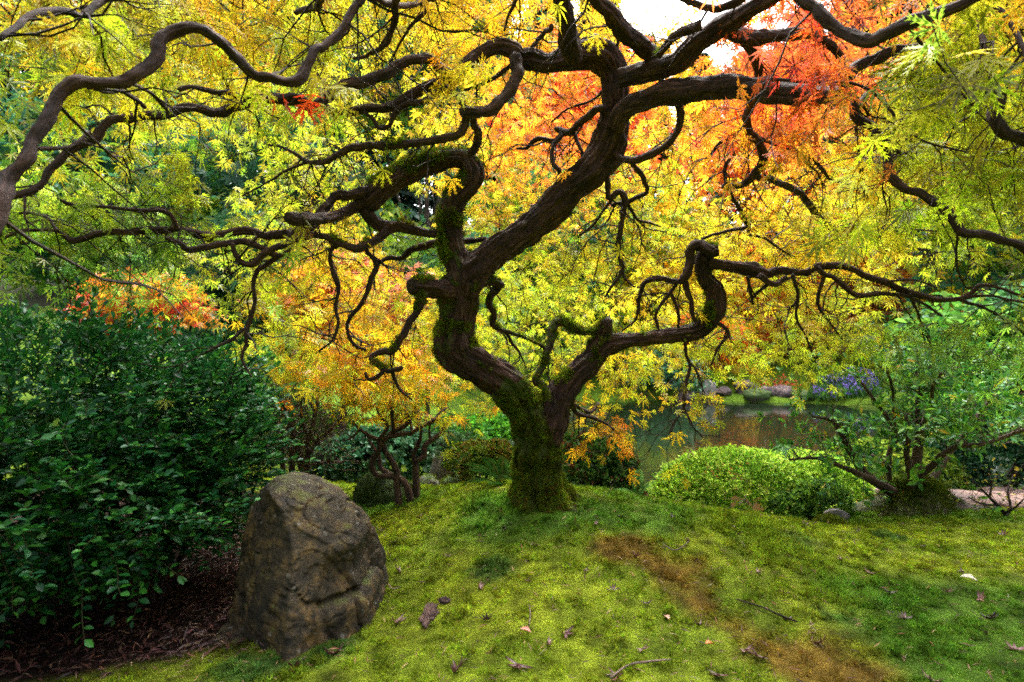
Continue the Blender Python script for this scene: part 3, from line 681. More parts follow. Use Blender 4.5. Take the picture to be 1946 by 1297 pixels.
cY, cYG, cG, cGO, cO, cRO, cR, cDO, cLG = (.72, .61, .03), (.48, .55, .03), (.15, .30, .03), (.80, .50, .02), (.82, .34, .02), (.84, .19, .03), (.74, .08, .05), (.46, .36, .02), (.32, .46, .03)
cOL = (.34, .38, .015)
ANCH = [(0, 0, cDO), (60, 60, cDO), (200, 60, cYG), (330, 30, cDO), (450, 40, cGO), (300, 90, cYG), (0, 110, cG), (180, 150, cY), (420, 130, cY), (550, 110, cYG), (120, 350, cLG), (60, 250, cYG), (300, 300, cYG), (200, 230, cY), (300, 420, cG), (220, 520, cG),
        (420, 330, cYG), (540, 280, cYG), (520, 400, cYG), (450, 480, cYG), (650, 240, cY), (700, 330, cYG), (620, 120, cYG), (760, 60, cY), (860, 60, cGO), (950, 50, cGO), (880, 180, cY), (760, 170, cY), (820, 250, cY),
        (1060, 200, cRO), (1100, 240, cR), (1020, 300, cRO), (960, 300, cO), (960, 220, cGO), (1090, 320, cO), (1130, 60, cY), (1000, 400, cY), (950, 380, cYG), (1150, 400, cY), (1100, 480, cYG), (1000, 540, cYG), (1250, 350, cYG), (1250, 240, cY), (1300, 440, cY),
        (1180, 560, cY), (1080, 600, cYG), (1000, 680, cYG), (1240, 560, cGO), (1250, 480, cYG), (1400, 250, cRO), (1370, 200, cO), (1480, 280, cRO), (1500, 180, cR), (1560, 120, cRO), (1560, 240, cO), (1620, 60, cR), (1660, 20, cRO), (1440, 330, cGO), (1400, 420, cY), (1520, 400, cYG), (1600, 330, cY),
        (1480, 480, cGO), (1560, 540, cGO), (1420, 560, cY), (1650, 520, cY), (1600, 470, cYG), (1500, 590, cYG), (1700, 300, cYG), (1750, 150, cOL), (1700, 130, cOL), (1850, 60, cYG), (1900, 20, cGO), (1850, 250, cOL), (1900, 400, cOL), (1780, 450, cYG), (1850, 560, cLG), (1700, 620, cLG), (1560, 640, cYG), (1450, 640, cYG), (1900, 680, cG), (1800, 680, cG),
        (640, 500, cGO), (600, 560, cY), (680, 600, cO), (620, 680, cGO), (720, 700, cO), (780, 640, cY), (800, 740, cGO), (560, 760, cO), (700, 780, cGO), (560, 620, cYG), (450, 600, cYG), (520, 520, cYG), (400, 680, cLG), (520, 680, cYG), (760, 560, cYG), (780, 480, cYG), (860, 790, cYG), (930, 740, cYG),
        (1150, 790, cGO), (1190, 830, cO), (1200, 720, cYG), (1330, 780, cGO), (1300, 850, cY), (1380, 800, cYG), (1120, 720, cY), (1300, 690, cYG), (1420, 700, cYG)]
ANP = np.array([a[:2] for a in ANCH], float); ANC = np.array([a[2] for a in ANCH])
def pix(p): return np.stack([CX + p[:, 0] / p[:, 1] * F, HY - (p[:, 2] - CZ) / p[:, 1] * F], -1)
def crown_color(p, sig=75.0):
    q = pix(p) + rng.normal(0, 22, (len(p), 2))
    out = np.empty((len(p), 3))
    for s in range(0, len(p), 8000):
        d2 = ((q[s:s + 8000, None] - ANP[None]) ** 2).sum(-1)
        w = np.exp(-(d2 - d2.min(1, keepdims=True)) / (2 * sig * sig)); w /= w.sum(1, keepdims=True)
        k = (w.cumsum(1) > rng.random((len(w), 1))).argmax(1)
        out[s:s + 8000] = .55 * ANC[k] + .45 * (w @ ANC)
    k = rng.random((len(p), 1)); out = np.where(k < .14, out * [[.45, .40, .6]], np.where(k > .93, out * [[1.1, 1.2, 2.5]], out))
    return jitter(out, .22)
def leaf_R(n, out=None, droop=.75):
    ax_ = rand_dir(n); ax_[:, 2] = ax_[:, 2] * .6 - droop
    if out is not None: ax_ = ax_ + out
    nr = rand_dir(n); nr[:, 2] = np.abs(nr[:, 2]) + .35
    return frames(ax_, nr)

crown_bag = Bag()
near_p, near_R, near_s, near_c = [], [], [], []
SIMPLE = [lace_leaf(False, k) for k in range(5)]; RICH = [lace_leaf(True, 20 + k) for k in range(4)]
# far side of the dome: leaves hung in flat sprays on the shell
NS = 7000
spx = rng.uniform(-160, 2110, NS); spy = rng.uniform(-170, 800, NS)
def dome(px, py):
    d = 4.25 - 1.45 * ((px - 1000) / 1000) ** 2
    return d - 1.25 * (np.clip(500 - py, 0, 700) / 500) ** 2
low = np.interp(spx, [-160, 380, 430, 540, 860, 960, 1080, 1240, 1420, 1560, 1946, 2110], [555, 548, 590, 740, 750, 750, 735, 690, 640, 650, 680, 690])
ok = spy < low
spx, spy = spx[ok], spy[ok]
sd_ = dome(spx, spy) + rng.normal(0, .16, len(spx)) + .55 * fbm(np.column_stack([spx / 230, spy / 150, 0 * spx]), 140, 2)
sp = PP(spx, spy, np.maximum(sd_, 1.7))
g = fbm(sp * np.array([1.5, 1.5, 2.0]), 101, 3) + .10 * rng.normal(size=len(sp))
skyhole = np.exp(-(((spx - 1285) / 70) ** 2 + ((spy - 40) / 62) ** 2)) + .9 * np.exp(-(((spx - 1500) / 60) ** 2 + ((spy - 10) / 40) ** 2))
ok = (g > -.06) & (rng.random(len(sp)) > skyhole * .95)
sp = sp[ok]
# sprays: a drooping twig with leaves to both sides
dirs = sp - np.array([.1, 2.6, .9]); dirs /= np.linalg.norm(dirs, axis=1, keepdims=True)
dirs = dirs * .6 + rand_dir(len(sp)) * .9 + np.array([0, 0, -.25])
tl = rng.uniform(.18, .48, len(sp))
tp = twig_pts(sp, dirs, tl, 6, .5, .5)
twig_list = [(tp, rng.uniform(.0018, .0046, len(sp)))]
for k in range(1, 6):
    for rep in range(2):
        if rep == 1: sel = rng.random(len(sp)) < .5
        else: sel = np.ones(len(sp), bool)
        p = tp[sel, k] + rng.normal(0, .025, (sel.sum(), 3))
        out = (tp[sel, k] - tp[sel, k - 1]); out /= np.linalg.norm(out, axis=1, keepdims=True)
        R = leaf_R(len(p), out * .5); s = rng.uniform(.036, .078, len(p)); c = crown_color(p)
        for q in range(5):
            m = (np.arange(len(p)) % 5) == q
            crown_bag.leaves(SIMPLE[q], p[m], R[m], s[m], c[m])

# twigs out of the traced branches, some with leaves
st, dr, ln, r0 = [], [], [], []
for w, moss, o, nm in PATHS:
    if nm == 'trunk' or w[:, 3].max() > .035: continue
    L = np.linalg.norm(np.diff(w[:, :3], axis=0), axis=1).sum(); thin = w[:, 3].mean()
    n = int(L * (19 if thin < .012 else 10))
    for k in rng.choice(len(w) - 2, n) + 1:
        t = w[min(k + 1, len(w) - 1), :3] - w[k - 1, :3]; t /= max(np.linalg.norm(t), 1e-9)
        st.append(w[k, :3]); d = rand_dir(1)[0]; d = d - t * np.dot(d, t) * .6 + t * .5; d[2] = d[2] * .7 - .15; d[1] += .7
        dr.append(d); ln.append(rng.uniform(.10, .46)); r0.append(min(w[k, 3] * .7, rng.uniform(.0026, .0056)))
st, dr, ln, r0 = np.array(st), np.array(dr), np.array(ln), np.array(r0)
tp2 = twig_pts(st, dr, ln, 7, .8, .4); twig_list.append((tp2, r0))
sub = tp2[:, 3]; sd2 = (tp2[:, 4] - tp2[:, 2]); sd2 = sd2 / np.linalg.norm(sd2, axis=1, keepdims=True) + rand_dir(len(sub)) * .8
tp3 = twig_pts(sub, sd2, ln * .55, 6, .8, .4); twig_list.append((tp3, r0 * .6))
for arr, ks, pr in ((tp2, (5, 6), .12), (tp3, (3, 5), .12)):
    for k in ks:
        p = arr[:, k] + rng.normal(0, .01, (len(arr), 3)); q = pix(p)
        keep = (rng.random(len(p)) < pr) & ~((np.abs(q[:, 0] - 1000) < 260) & (np.abs(q[:, 1] - 560) < 420) & (rng.random(len(p)) < .6))
        p = p[keep]
        near_p.append(p); near_R.append(leaf_R(len(p))); near_s.append(rng.uniform(.05, .085, len(p))); near_c.append(crown_color(p))

# leafy sprays nearer than the trunk and the drooping fringes
PADS = [(-5, 110, .95, 12, 25, .03, 1), (250, 40, 1.8, 150, 60, .2, 16), (120, 100, 1.7, 120, 60, .2, 12), (430, 60, 2.1, 130, 60, .2, 16), (120, 400, 2.3, 170, 80, .25, 22), (300, 330, 2.5, 170, 90, .25, 22), (150, 440, 2.3, 170, 40, .2, 12),
        (330, 450, 2.5, 130, 40, .25, 10), (560, 180, 1.72, 14, 6, .03, 4), (862, 118, 2.05, 30, 22, .05, 4), (600, 440, 2.1, 20, 16, .04, 2), (1545, 118, 1.6, 55, 35, .1, 5), (1440, 240, 2.2, 60, 40, .1, 5), (1500, 250, 2.3, 90, 50, .2, 14),
        (1700, 140, 1.5, 80, 30, .08, 5), (1790, 150, 1.4, 80, 40, .1, 5), (1860, 220, 1.3, 60, 50, .1, 3), (1740, 260, 2.0, 100, 50, .15, 12), (1820, 340, 2.0, 110, 60, .2, 12), (1850, 130, 2.0, 100, 60, .15, 14), (1900, 480, 2.0, 90, 60, .2, 9), (1700, 420, 1.9, 110, 60, .2, 20), (1880, 60, 1.4, 90, 50, .15, 14),
        (1160, 790, 2.75, 65, 45, .12, 15), (1205, 840, 2.75, 30, 20, .08, 4), (1320, 755, 2.62, 60, 50, .12, 12), (1290, 845, 2.6, 40, 20, .08, 4), (1370, 800, 2.65, 35, 20, .08, 4), (1200, 690, 3.0, 110, 40, .2, 14), (1400, 650, 3.0, 130, 30, .2, 8),
        (640, 680, 2.9, 120, 60, .25, 24), (740, 735, 3.2, 110, 35, .2, 18), (850, 755, 3.3, 80, 30, .2, 12), (560, 710, 3.2, 80, 40, .2, 12), (1650, 640, 2.7, 150, 50, .25, 28), (1850, 640, 2.5, 120, 50, .25, 24), (1500, 660, 2.8, 100, 40, .2, 16), (700, 600, 3.0, 110, 60, .2, 20), (560, 600, 2.8, 90, 60, .2, 14)]
for (x, y, d, rx, ry, rd, n) in PADS:
    q = PP(rng.normal(x, rx * .5, n), rng.normal(y, ry * .5, n), rng.normal(d, rd, n).clip(.75))
    dd = rand_dir(n) * np.array([1, .8, .4]) + np.array([0, .1, -.1])
    tp4 = twig_pts(q, dd, rng.uniform(.10, .26, n), 6, .5, .5); twig_list.append((tp4, rng.uniform(.0009, .0018, n)))
    for k in (1, 2, 3, 4, 5):
        p = tp4[:, k] + rng.normal(0, .012, (n, 3)); out = tp4[:, k] - tp4[:, k - 1]; out /= np.linalg.norm(out, axis=1, keepdims=True)
        near_p.append(p); near_R.append(leaf_R(n, out * .6)); near_s.append(rng.uniform(.055, .09, n) * (.72 if y > 600 else 1)); near_c.append(crown_color(p, 45.0))
near_p, near_R, near_s, near_c = map(np.concatenate, (near_p, near_R, near_s, near_c))
q = pix(near_p); kp = ~((q[:, 0] > 1530) & (q[:, 0] < 1680) & (q[:, 1] > 715) & (q[:, 1] < 795)) & ~((q[:, 0] > 1430) & (q[:, 0] < 1920) & (q[:, 1] > 475) & (q[:, 1] < 600) & (near_p[:, 1] < 2.62)) & ~((q[:, 0] > 1205) & (q[:, 0] < 1500) & (q[:, 1] > 735) & (rng.random(len(q)) < np.where(np.abs(q[:, 0] - 1320) < 50, .35, .8))); near_p, near_R, near_s, near_c = near_p[kp], near_R[kp], near_s[kp], near_c[kp]
red = (np.abs(pix(near_p) - [560, 185]) < [40, 25]).all(1) & (near_p[:, 1] < 1.95); near_c[red] = jitter([(.80, .10, .02)], .12, red.sum())
q = pix(near_p); infr = (q[:, 0] > 0) & (q[:, 0] < 1946) & (q[:, 1] > 0)
order = np.argsort(np.where(infr, near_p[:, 1] / near_s, 99)); big = order[:300]; rest = order[300:]
for k in range(4):
    m = rest[np.arange(len(rest)) % 4 == k]
    crown_bag.leaves(RICH[k], near_p[m], near_R[m], near_s[m], near_c[m])
crown = crown_bag.build('crown', M_LEAF, maple)
rich_me = [mesh_np('leaf', t[0], t[1], M_LEAF_O) for t in RICH]
pieces('leaf', rich_me, near_p[big], near_R[big], near_s[big], near_c[big], crown)
for tpx, rx in twig_list[:1]: twig_mesh('twigs', tpx, rx, maple)
tw = [a for a in twig_list[1:]]
for K in (6, 7):
    g_ = [a for a in tw if a[0].shape[1] == K]
    twig_mesh('twigs', np.concatenate([a[0] for a in g_]), np.concatenate([a[1] for a in g_]), maple)

# ------------------------------------------------------------------ rocks
def rock(name, label, cat, c, r, seed, mat, sub=5, facet=5, amp=.22, rough=.05, moss=.3, shape=None, group=None, tufts=0, tcol=(.05, .085, .008)):
    """noisy faceted stone: a sphere cut by random planes, then weathered"""
    import bmesh
    bm = bmesh.new(); bmesh.ops.create_icosphere(bm, subdivisions=sub, radius=1)
    V = np.array([v.co[:] for v in bm.verts]); Fc = np.array([[v.index for v in f.verts] for f in bm.faces]); bm.free()
    rr = np.random.default_rng(seed)
    N0 = V.copy(); rad = np.ones(len(V)) * 1.25
    pl = rr.normal(size=(facet * 3, 3)); pl /= np.linalg.norm(pl, axis=1, keepdims=True)
    for n in pl:
        d = N0 @ n; h = rr.uniform(.78, 1.05)
        rad = np.where(d > .05, np.minimum(rad, h / np.maximum(d, .05)), rad)
    rad = np.minimum(rad, 1.25)
    V = N0 * rad[:, None]
    if shape is not None: V = shape(V)
    V = V * (1 + amp * fbm(V * 1.6 + seed, seed, 4))[:, None]
    fine = np.clip(np.abs(fbm(V * 3.1 + 5, seed + 9, 4)), 0, .12) / .12            # cracks where the noise crosses zero
    V = V * (1 - rough * (1 - fine) + rough * .8 * fbm(V * 7, seed + 4, 4))[:, None]
    V = V * np.array(r) + np.array(c)
    V[:, 2] = np.maximum(V[:, 2], gz(V[:, 0], V[:, 1]) - .25)
    me = mesh_np(name, V, Fc, mat, smooth=True)
    nz = np.empty(len(V) * 3, np.float32); me.vertices.foreach_get('normal', nz); nz = nz.reshape(-1, 3)[:, 2]
    me.attributes.new('moss', 'FLOAT', 'POINT').data.foreach_set('value', np.clip(moss + .32 * nz, 0, 1).astype(np.float32))
    o = tag(obj(name, me), label, cat, group)
    if tufts:
        nn = np.empty(len(V) * 3, np.float32); me.vertices.foreach_get('normal', nn); nn = nn.reshape(-1, 3)
        k = rng.integers(0, len(V), tufts); ok = (nn[k, 2] * .5 + fbm(V[k] * 14, 3, 3) * .9 + moss) > .45; k = k[ok]
        b = Bag(); b.leaves(mt, V[k] + rng.normal(0, .004, (len(k), 3)), frames(np.cross(nn[k], rand_dir(len(k))), nn[k]), rng.uniform(.008, .018, len(k)), jitter([tcol], .3, len(k))); b.build('moss', M_MOSSB, o)
    return o

# the large boulder: hand-made profile, leaning planes and a ledge
def boulder():
    d = 1.86
    cx_, cy_ = (600 - CX) / F * d, d + .02
    zb = gz1(cx_, 1.85) - .12
    outline = [(1235, 442, 740), (1160, 446, 738), (1120, 450, 733), (1076, 455, 724), (1033, 464, 717), (1000, 472, 707), (980, 477, 690), (952, 484, 664), (935, 489, 645), (925, 493, 630), (915, 498, 606), (907, 506, 590), (903, 528, 572)]
    rows, seg = [], 220
    ys = np.array([o[0] for o in outline], float)
    yy = np.linspace(1262, 903, 170)
    lx = np.interp(-yy, -ys[::1], [o[1] for o in outline]); rx = np.interp(-yy, -ys, [o[2] for o in outline])
    lx[yy > 1235] = 442; rx[yy > 1235] = 742
    a = np.arange(seg) / seg * 2 * math.pi
    V = []
    for y, l, r in zip(yy, lx, rx):
        t = (1262 - y) / 359.0
        cxp = (l + r) / 2 - 20 - 26 * t; hw = (r - l) / 2 * 1.0; y = 1282 - (1262 - y) * .95
        dep = .36 * (1 - .62 * t ** 1.6)             # half thickness front to back
        yc = d + .05 + .10 * t
        e = 3.6
        ca, sa = np.cos(a), np.sin(a)
        sx = np.sign(ca) * np.abs(ca) ** (2 / e); sy = np.sign(sa) * np.abs(sa) ** (2 / e)
        # the arris runs down the front right of centre
        sy = np.where(sy < 0, -np.clip(1 - np.abs(sx - .25) * (.70 if t > .25 else .35), 0, 1) * np.abs(sy) ** .25, sy)
        wx = (cxp + hw * sx - CX) / F * d; wy = yc + dep * sy
        V.append(np.column_stack([wx, wy, np.full(seg, CZ - (y - HY) / F * d)]))
    V = np.array(V)
    ctr = V.mean(1, keepdims=True)
    out = V - ctr; out[..., 2] = .15 * np.linalg.norm(out[..., :2], axis=-1); out /= np.linalg.norm(out, axis=-1, keepdims=True)
    n1 = fbm(V * np.array([4, 4, 4.5]), 61, 4)
    cr = np.abs(fbm(V * np.array([5.5, 5.5, 3.2]) + 3, 71, 3)); crack = np.clip(cr / .05, 0, 1)
    blk = vnoise(V * np.array([6.5, 6.5, 6.5]) + 1.7, 81); blk = np.round(blk * 3) / 3
    disp = .018 * n1 + .018 * blk - .018 * (1 - crack) + .007 * fbm(V * 26, 91, 5) - .007 * (1 - np.clip(np.abs(fbm(V * 13, 95, 3)) / .06, 0, 1))
    # ledges: steps in the right flank and a groove under the brow
    pxl = CX + V[..., 0] / d * F; pyl = HY - (V[..., 2] - CZ) / d * F
    front = out[..., 1] < .25
    led = np.where((pxl > 630) & front, 1, 0) * (.014 * np.exp(-((pyl - 1040) / 14) ** 2) - .018 * np.exp(-((pyl - 1080) / 26) ** 2) + .014 * np.exp(-((pyl - 1135) / 18) ** 2) - .03 * np.exp(-((pyl - 1116) / 5) ** 2))
    V = V + out * (disp + led)[..., None]
    nv = len(yy); i = np.arange(nv - 1)[:, None] * seg; j = np.arange(seg)[None]; j2 = (j + 1) % seg
    Q = np.stack([i + j, i + j2, i + seg + j2, i + seg + j], -1).reshape(-1, 4)
    top = V[-1].mean(0) + [0, 0, .012]
    VV = np.vstack([V.reshape(-1, 3), top[None]]); b = (nv - 1) * seg; k = np.arange(seg)
    me = mesh_np('boulder', VV, [Q, np.stack([b + k, b + (k + 1) % seg, np.full(seg, len(VV) - 1)], -1)], M_ROCK, smooth=True)
    nz = np.empty(len(VV) * 3, np.float32); me.vertices.foreach_get('normal', nz); nz = nz.reshape(-1, 3)
    me.attributes.new('moss', 'FLOAT', 'POINT').data.foreach_set('value', np.clip(.12 + .42 * nz[:, 2] + .15 * (nz[:, 0] < -.5), 0, 1).astype(np.float32))
    tag(obj('boulder', me), 'large weathered brown boulder with lichen leaning beside the dark evergreen shrub', 'boulder')
boulder()
def on(px, d, up=0): x = (px - CX) / F * d; return (x, d, gz1(x, d) + up)
x, y, z = on(722, 3.3); rock('boulder', 'dark round boulder wrapped in moss behind the crooked stems of the small orange maple', 'boulder', (x, y, CZ - (955 - HY) / F * 3.3), (.155, .16, .14), 5, M_ROCKM, 5, 4, .10, .02, .55, tufts=9000, tcol=(.022, .04, .005))
x, y, z = on(842, 4.2); rock('standing_stone', 'small upright lichen-crusted stone among moss behind the mound', 'stone', (x, y, CZ - (905 - HY) / F * 4.2), (.085, .09, .15), 8, M_ROCKG, 5, 4, .18, .05, .33, tufts=2500, tcol=(.12, .15, .02))
x, y, z = on(815, 3.9); rock('stone', 'low jagged grey stone with green moss at the foot of the upright stone', 'stone', (x, y, CZ - (950 - HY) / F * 3.9), (.14, .12, .13), 12, M_ROCKG, 5, 6, .25, .06, .40, tufts=5000, tcol=(.13, .18, .02))
x, y, z = on(880, 4.0); rock('stone', 'flat mossy stone beside the fern left of the maple trunk', 'stone', (x, y, z + .02), (.16, .12, .08), 15, M_ROCKG, 4, 5, .2, .05, .48, tufts=3000, tcol=(.10, .14, .015))
x, y, z = on(1588, 3.15); rock('stone', 'pale grey broken stone between the clipped azalea and the rhododendron foot', 'stone', (x, y, z + .03), (.06, .05, .055), 17, M_ROCKG, 4, 7, .2, .05, .0)
x, y, z = on(1578, 3.0); rock('stone', 'low cushion stone covered in yellow-green moss beside the pale grey stone', 'stone', (x, y, z), (.06, .055, .045), 19, M_ROCKM, 4, 3, .1, .02, .9, tufts=3500, tcol=(.15, .19, .015))
for i_, (px, d, w, h, lb, mt_, ms) in enumerate([
    (1418, 14.6, .30, .24, 'brown pointed rock on the far bank of the pond', M_ROCKP, .0), (1452, 14.4, .24, .16, 'dark purple rock beside the pointed rock on the far bank', M_ROCKP, .0),
    (1488, 14.4, .34, .15, 'long low dark rock on the far bank under red leaves', M_ROCKP, .0), (1440, 14.05, .30, .17, 'flat rock with bright yellow moss at the far waterline', M_ROCKM, .75),
    (1522, 14.1, .30, .15, 'wide mossy rock at the far waterline near the purple flowers', M_ROCKM, .7), (1372, 14.5, .26, .13, 'dark red rock at the left end of the far lawn', M_ROCKP, .0),
    (1345, 14.0, .22, .36, 'tall pale pink rock standing in the water at the far bank', M_ROCKG, -.2), (1310, 14.2, .3, .16, 'low brown rock beside the tall pale rock on the far bank', M_ROCKP, .1)]):
    x, y, z = on(px, d); rock('rock', lb, 'rock', (x, y, max(z, WZ) + h * .35), (w, w * .8, h), 30 + i_, mt_, 4, 5, .18, .04, ms)

# ------------------------------------------------------------------ shrubs
OV, QD = oval_leaf(), quad_leaf()
OVAL_ME = mesh_np('leaf', OV[0], OV[1], M_WAX_O)

def sprays(start, dirs, length, nl, size, cols, droop=-.1, spread=.8, ntw=6):
    """leafy twigs: returns twig points and leaf pos, R, size, colour"""
    n = len(start)
    tp = twig_pts(start, dirs, length, ntw, .35, droop)
    ps, Rs, ss, cs = [], [], [], []
    for j in range(nl):
        t = (j + 1) / nl * (ntw - 1); k = min(int(t), ntw - 2); f = t - k
        p = tp[:, k] * (1 - f) + tp[:, k + 1] * f; d = tp[:, k + 1] - tp[:, k]; d /= np.linalg.norm(d, axis=1, keepdims=True)
        sv = np.cross(d, [0, 0, 1.0]); sv /= np.maximum(np.linalg.norm(sv, axis=1, keepdims=True), 1e-6)
        sg = 1 if j % 2 else -1
        last = j >= nl - 2
        ax_ = d * (.9 if last else .55) + sv * sg * (spread * (.4 if last else 1)) + np.array([0, 0, .22]) + rng.normal(0, .22, (n, 3))
        nr = np.array([0, 0, 1.0]) + rng.normal(0, .42, (n, 3))
        ps.append(p); Rs.append(frames(ax_, nr)); ss.append(rng.uniform(*size, n) * (1 if j else .8)); cs.append(cols[rng.integers(0, len(cols), n)])
    return tp, np.concatenate(ps), np.concatenate(Rs), np.concatenate(ss), jitter(np.concatenate(cs), .18)

def in_ell(c, r, n, lo=.55, hi=1.0, bias=2.0):
    v = rand_dir(n); k = (lo + (hi - lo) * rng.random((n, 1)) ** (1 / bias))
    return np.array(c) + v * k * np.array(r), v

# big evergreen on the left
ELL = [(P(40, 820, 2.05), (.62, .55, .38)), (P(230, 800, 2.35), (.58, .5, .33)), (P(375, 800, 2.45), (.26, .3, .26)), (P(400, 880, 2.35), (.22, .26, .20)), (P(130, 950, 1.95), (.46, .4, .25)), (P(-60, 920, 1.7), (.40, .4, .28)), (P(280, 950, 2.15), (.30, .3, .20)), (P(60, 740, 2.6), (.8, .5, .30)), (P(0, 1020, 1.85), (.3, .3, .12)), (P(330, 745, 2.6), (.34, .3, .2))]
CNT = [420, 420, 200, 170, 380, 260, 200, 380, 150, 170]
gcols = np.array([(.015, .10, .018), (.026, .13, .018), (.010, .07, .018), (.05, .19, .024), (.018, .095, .03)])
ev_base = on(240, 2.25)
ever = thing('evergreen_shrub', 'large dense dark green evergreen shrub with small glossy oval leaves beside the boulder', 'shrub', ev_base)
s0, d0_ = [], []
for (c, r), n in zip(ELL, CNT):
    p, v = in_ell(c, r, n, .35, .93, 2.6)
    v = v * np.array([1, 1, .75]) + rng.normal(0, .35, v.shape) + np.array([.30, -.35, .02]); s0.append(p); d0_.append(v)
s0, d0_ = np.concatenate(s0), np.concatenate(d0_)
ok = s0[:, 2] > gz(s0[:, 0], s0[:, 1]) + .16; s0, d0_ = s0[ok], d0_[ok]
# upright shoots on the top edge
up_ = PP(rng.uniform(-20, 430, 26), np.zeros(26), rng.uniform(2.3, 2.9, 26)); qx = CX + up_[:, 0] / up_[:, 1] * F
up_[:, 2] = CZ - (np.interp(qx, [-20, 200, 330, 430], [625, 645, 690, 750]) - HY) / F * up_[:, 1]
s0 = np.vstack([s0, up_]); d0_ = np.vstack([d0_, rng.normal(0, .35, (26, 3)) + [0, 0, .8]])
tp, p, R, s, c = sprays(s0, d0_, rng.uniform(.10, .24, len(s0)), 15, (.022, .038), gcols)
twig_mesh('twigs', tp, np.full(len(tp), .0022), ever, bark_mat('green twig', (.03, .04, .012), (.06, .07, .02), (.10, .09, .03), moss=False))
q = pix(p); vis = (q[:, 0] > 0) & (q[:, 1] < 1297)
order = np.argsort(np.where(vis, p[:, 1] / s, 999)); big, rest = order[:300], order[300:]
bagE = Bag(); bagE.leaves(OV, p[rest], R[rest], s[rest], c[rest]); folE = bagE.build('foliage', M_WAX, ever)
pieces('leaf', [OVAL_ME], p[big], R[big], s[big], c[big], folE)
for k_, (bx, by, bd, tx, ty, td, r) in enumerate([(285, 1180, 2.1, 330, 980, 2.2, 4), (305, 1165, 2.15, 318, 1000, 2.2, 5), (240, 1150, 2.3, 200, 850, 2.2, 9), (230, 1140, 2.35, 330, 820, 2.4, 8), (180, 1140, 2.3, 80, 860, 2.1, 9), (210, 1140, 2.4, 160, 760, 2.5, 9), (170, 1130, 2.3, 10, 950, 1.9, 7), (320, 1110, 2.4, 400, 860, 2.4, 6)]):
    a, b = P(bx, by, bd), P(tx, ty, td); a[2] = gz1(a[0], a[1]) - .03
    m_ = (a + b) / 2 + rng.normal(0, .04, 3)
    w = crom(np.column_stack([np.array([a, m_, b]), np.array([r, r * .8, r * .4]) * bd / F]), .03)
    V, Q, T, gr, _ = tube(w[:, :3], w[:, 3], 8, .1, .05, k_)
    obj('stem', mesh_np('stem', V, [Q, T], M_BARK2, attrs={'gr': gr, 'moss': np.zeros(len(V))}, smooth=True), ever)

def stems(parent, base, targets, r, mat=M_BARK2, wig=.06, name='stem', moss=0.0):
    for k_, t in enumerate(targets):
        b = np.array(base) + np.append(rng.normal(0, r * 1.2, 2), -.04)
        m1 = b + (np.array(t) - b) * .4 + rng.normal(0, wig, 3) * np.linalg.norm(np.array(t) - b) * .8
        w = crom(np.column_stack([np.array([b, m1, t]), [r, r * .75, r * .3]]), max(.03, np.linalg.norm(np.array(t) - b) / 14))
        V, Q, T, gr, _ = tube(w[:, :3], np.maximum(w[:, 3], .0015), 7, .1, .05, k_)
        obj(name, mesh_np(name, V, [Q, T], mat, attrs={'gr': gr, 'moss': np.full(len(V), moss)}, smooth=True), parent)

def bush(name, label, ells, n, per, size, cols, tmpl=QD, mat=None, base=None, nst=4, str_=.012, outw=.9, lo=.72, flat=0, cat='shrub', rough=.10, noise=4.0):
    """clipped or loose shrub: tufts of leaves turned outward over lobed volumes"""
    cols = np.array(cols, float); bag = Bag()
    c0 = np.mean([e[0] for e in ells], 0)
    if base is None: base = (c0[0], c0[1], gz1(c0[0], c0[1]))
    t = thing(name, label, cat, base)
    vol = np.array([np.prod(e[1]) ** (2 / 3) for e in ells]); cnt = (n * vol / vol.sum()).astype(int)
    for (c, r), k in zip(ells, cnt):
        v = rand_dir(k); v[:, 2] = np.where(v[:, 2] < -.35, -v[:, 2], v[:, 2])
        rad = 1 + rough * fbm(v * noise + np.array(c), 5, 3); dep = lo + (1 - lo) * rng.random(k) ** .5
        p = np.array(c) + v * np.array(r) * (rad * dep)[:, None]
        p = p[p[:, 2] > gz(p[:, 0], p[:, 1]) + .01]; v = v[:len(p)] if len(v) == len(p) else (p - np.array(c)) / np.array(r)
        v = v / np.maximum(np.linalg.norm(v, axis=1, keepdims=True), 1e-6)
        cc = cols[(np.clip(.5 + .9 * fbm(p * 5, 15, 2) + rng.normal(0, .25, len(p)), 0, .999) * len(cols)).astype(int)]
        for j in range(per):
            ax_ = v * outw + rand_dir(len(p)) + np.array([0, 0, .25]); nr = v + rand_dir(len(p)) * .6 + np.array([0, 0, .5])
            if flat: ax_[:, 2] *= 1 - flat; nr = np.array([0, 0, 1.0]) + rng.normal(0, .3, p.shape)
            bag.leaves(tmpl, p + rng.normal(0, size[0] * .25, p.shape), frames(ax_, nr), rng.uniform(*size, len(p)), jitter(cc, .16))
    bag.build('foliage', mat or M_WAX, t)
    if nst: stems(t, base, [np.array(ells[k % len(ells)][0]) + rng.normal(0, .4, 3) * np.array(ells[k % len(ells)][1]) for k in range(nst)], str_)
    return t

def E(px, py, d, rx, rz, ry=None):      # lobe centred at a pixel; radii in photograph pixels
    k = d / F; return (P(px, py, d), (rx * k, (ry or rx) * k * .9, rz * k))

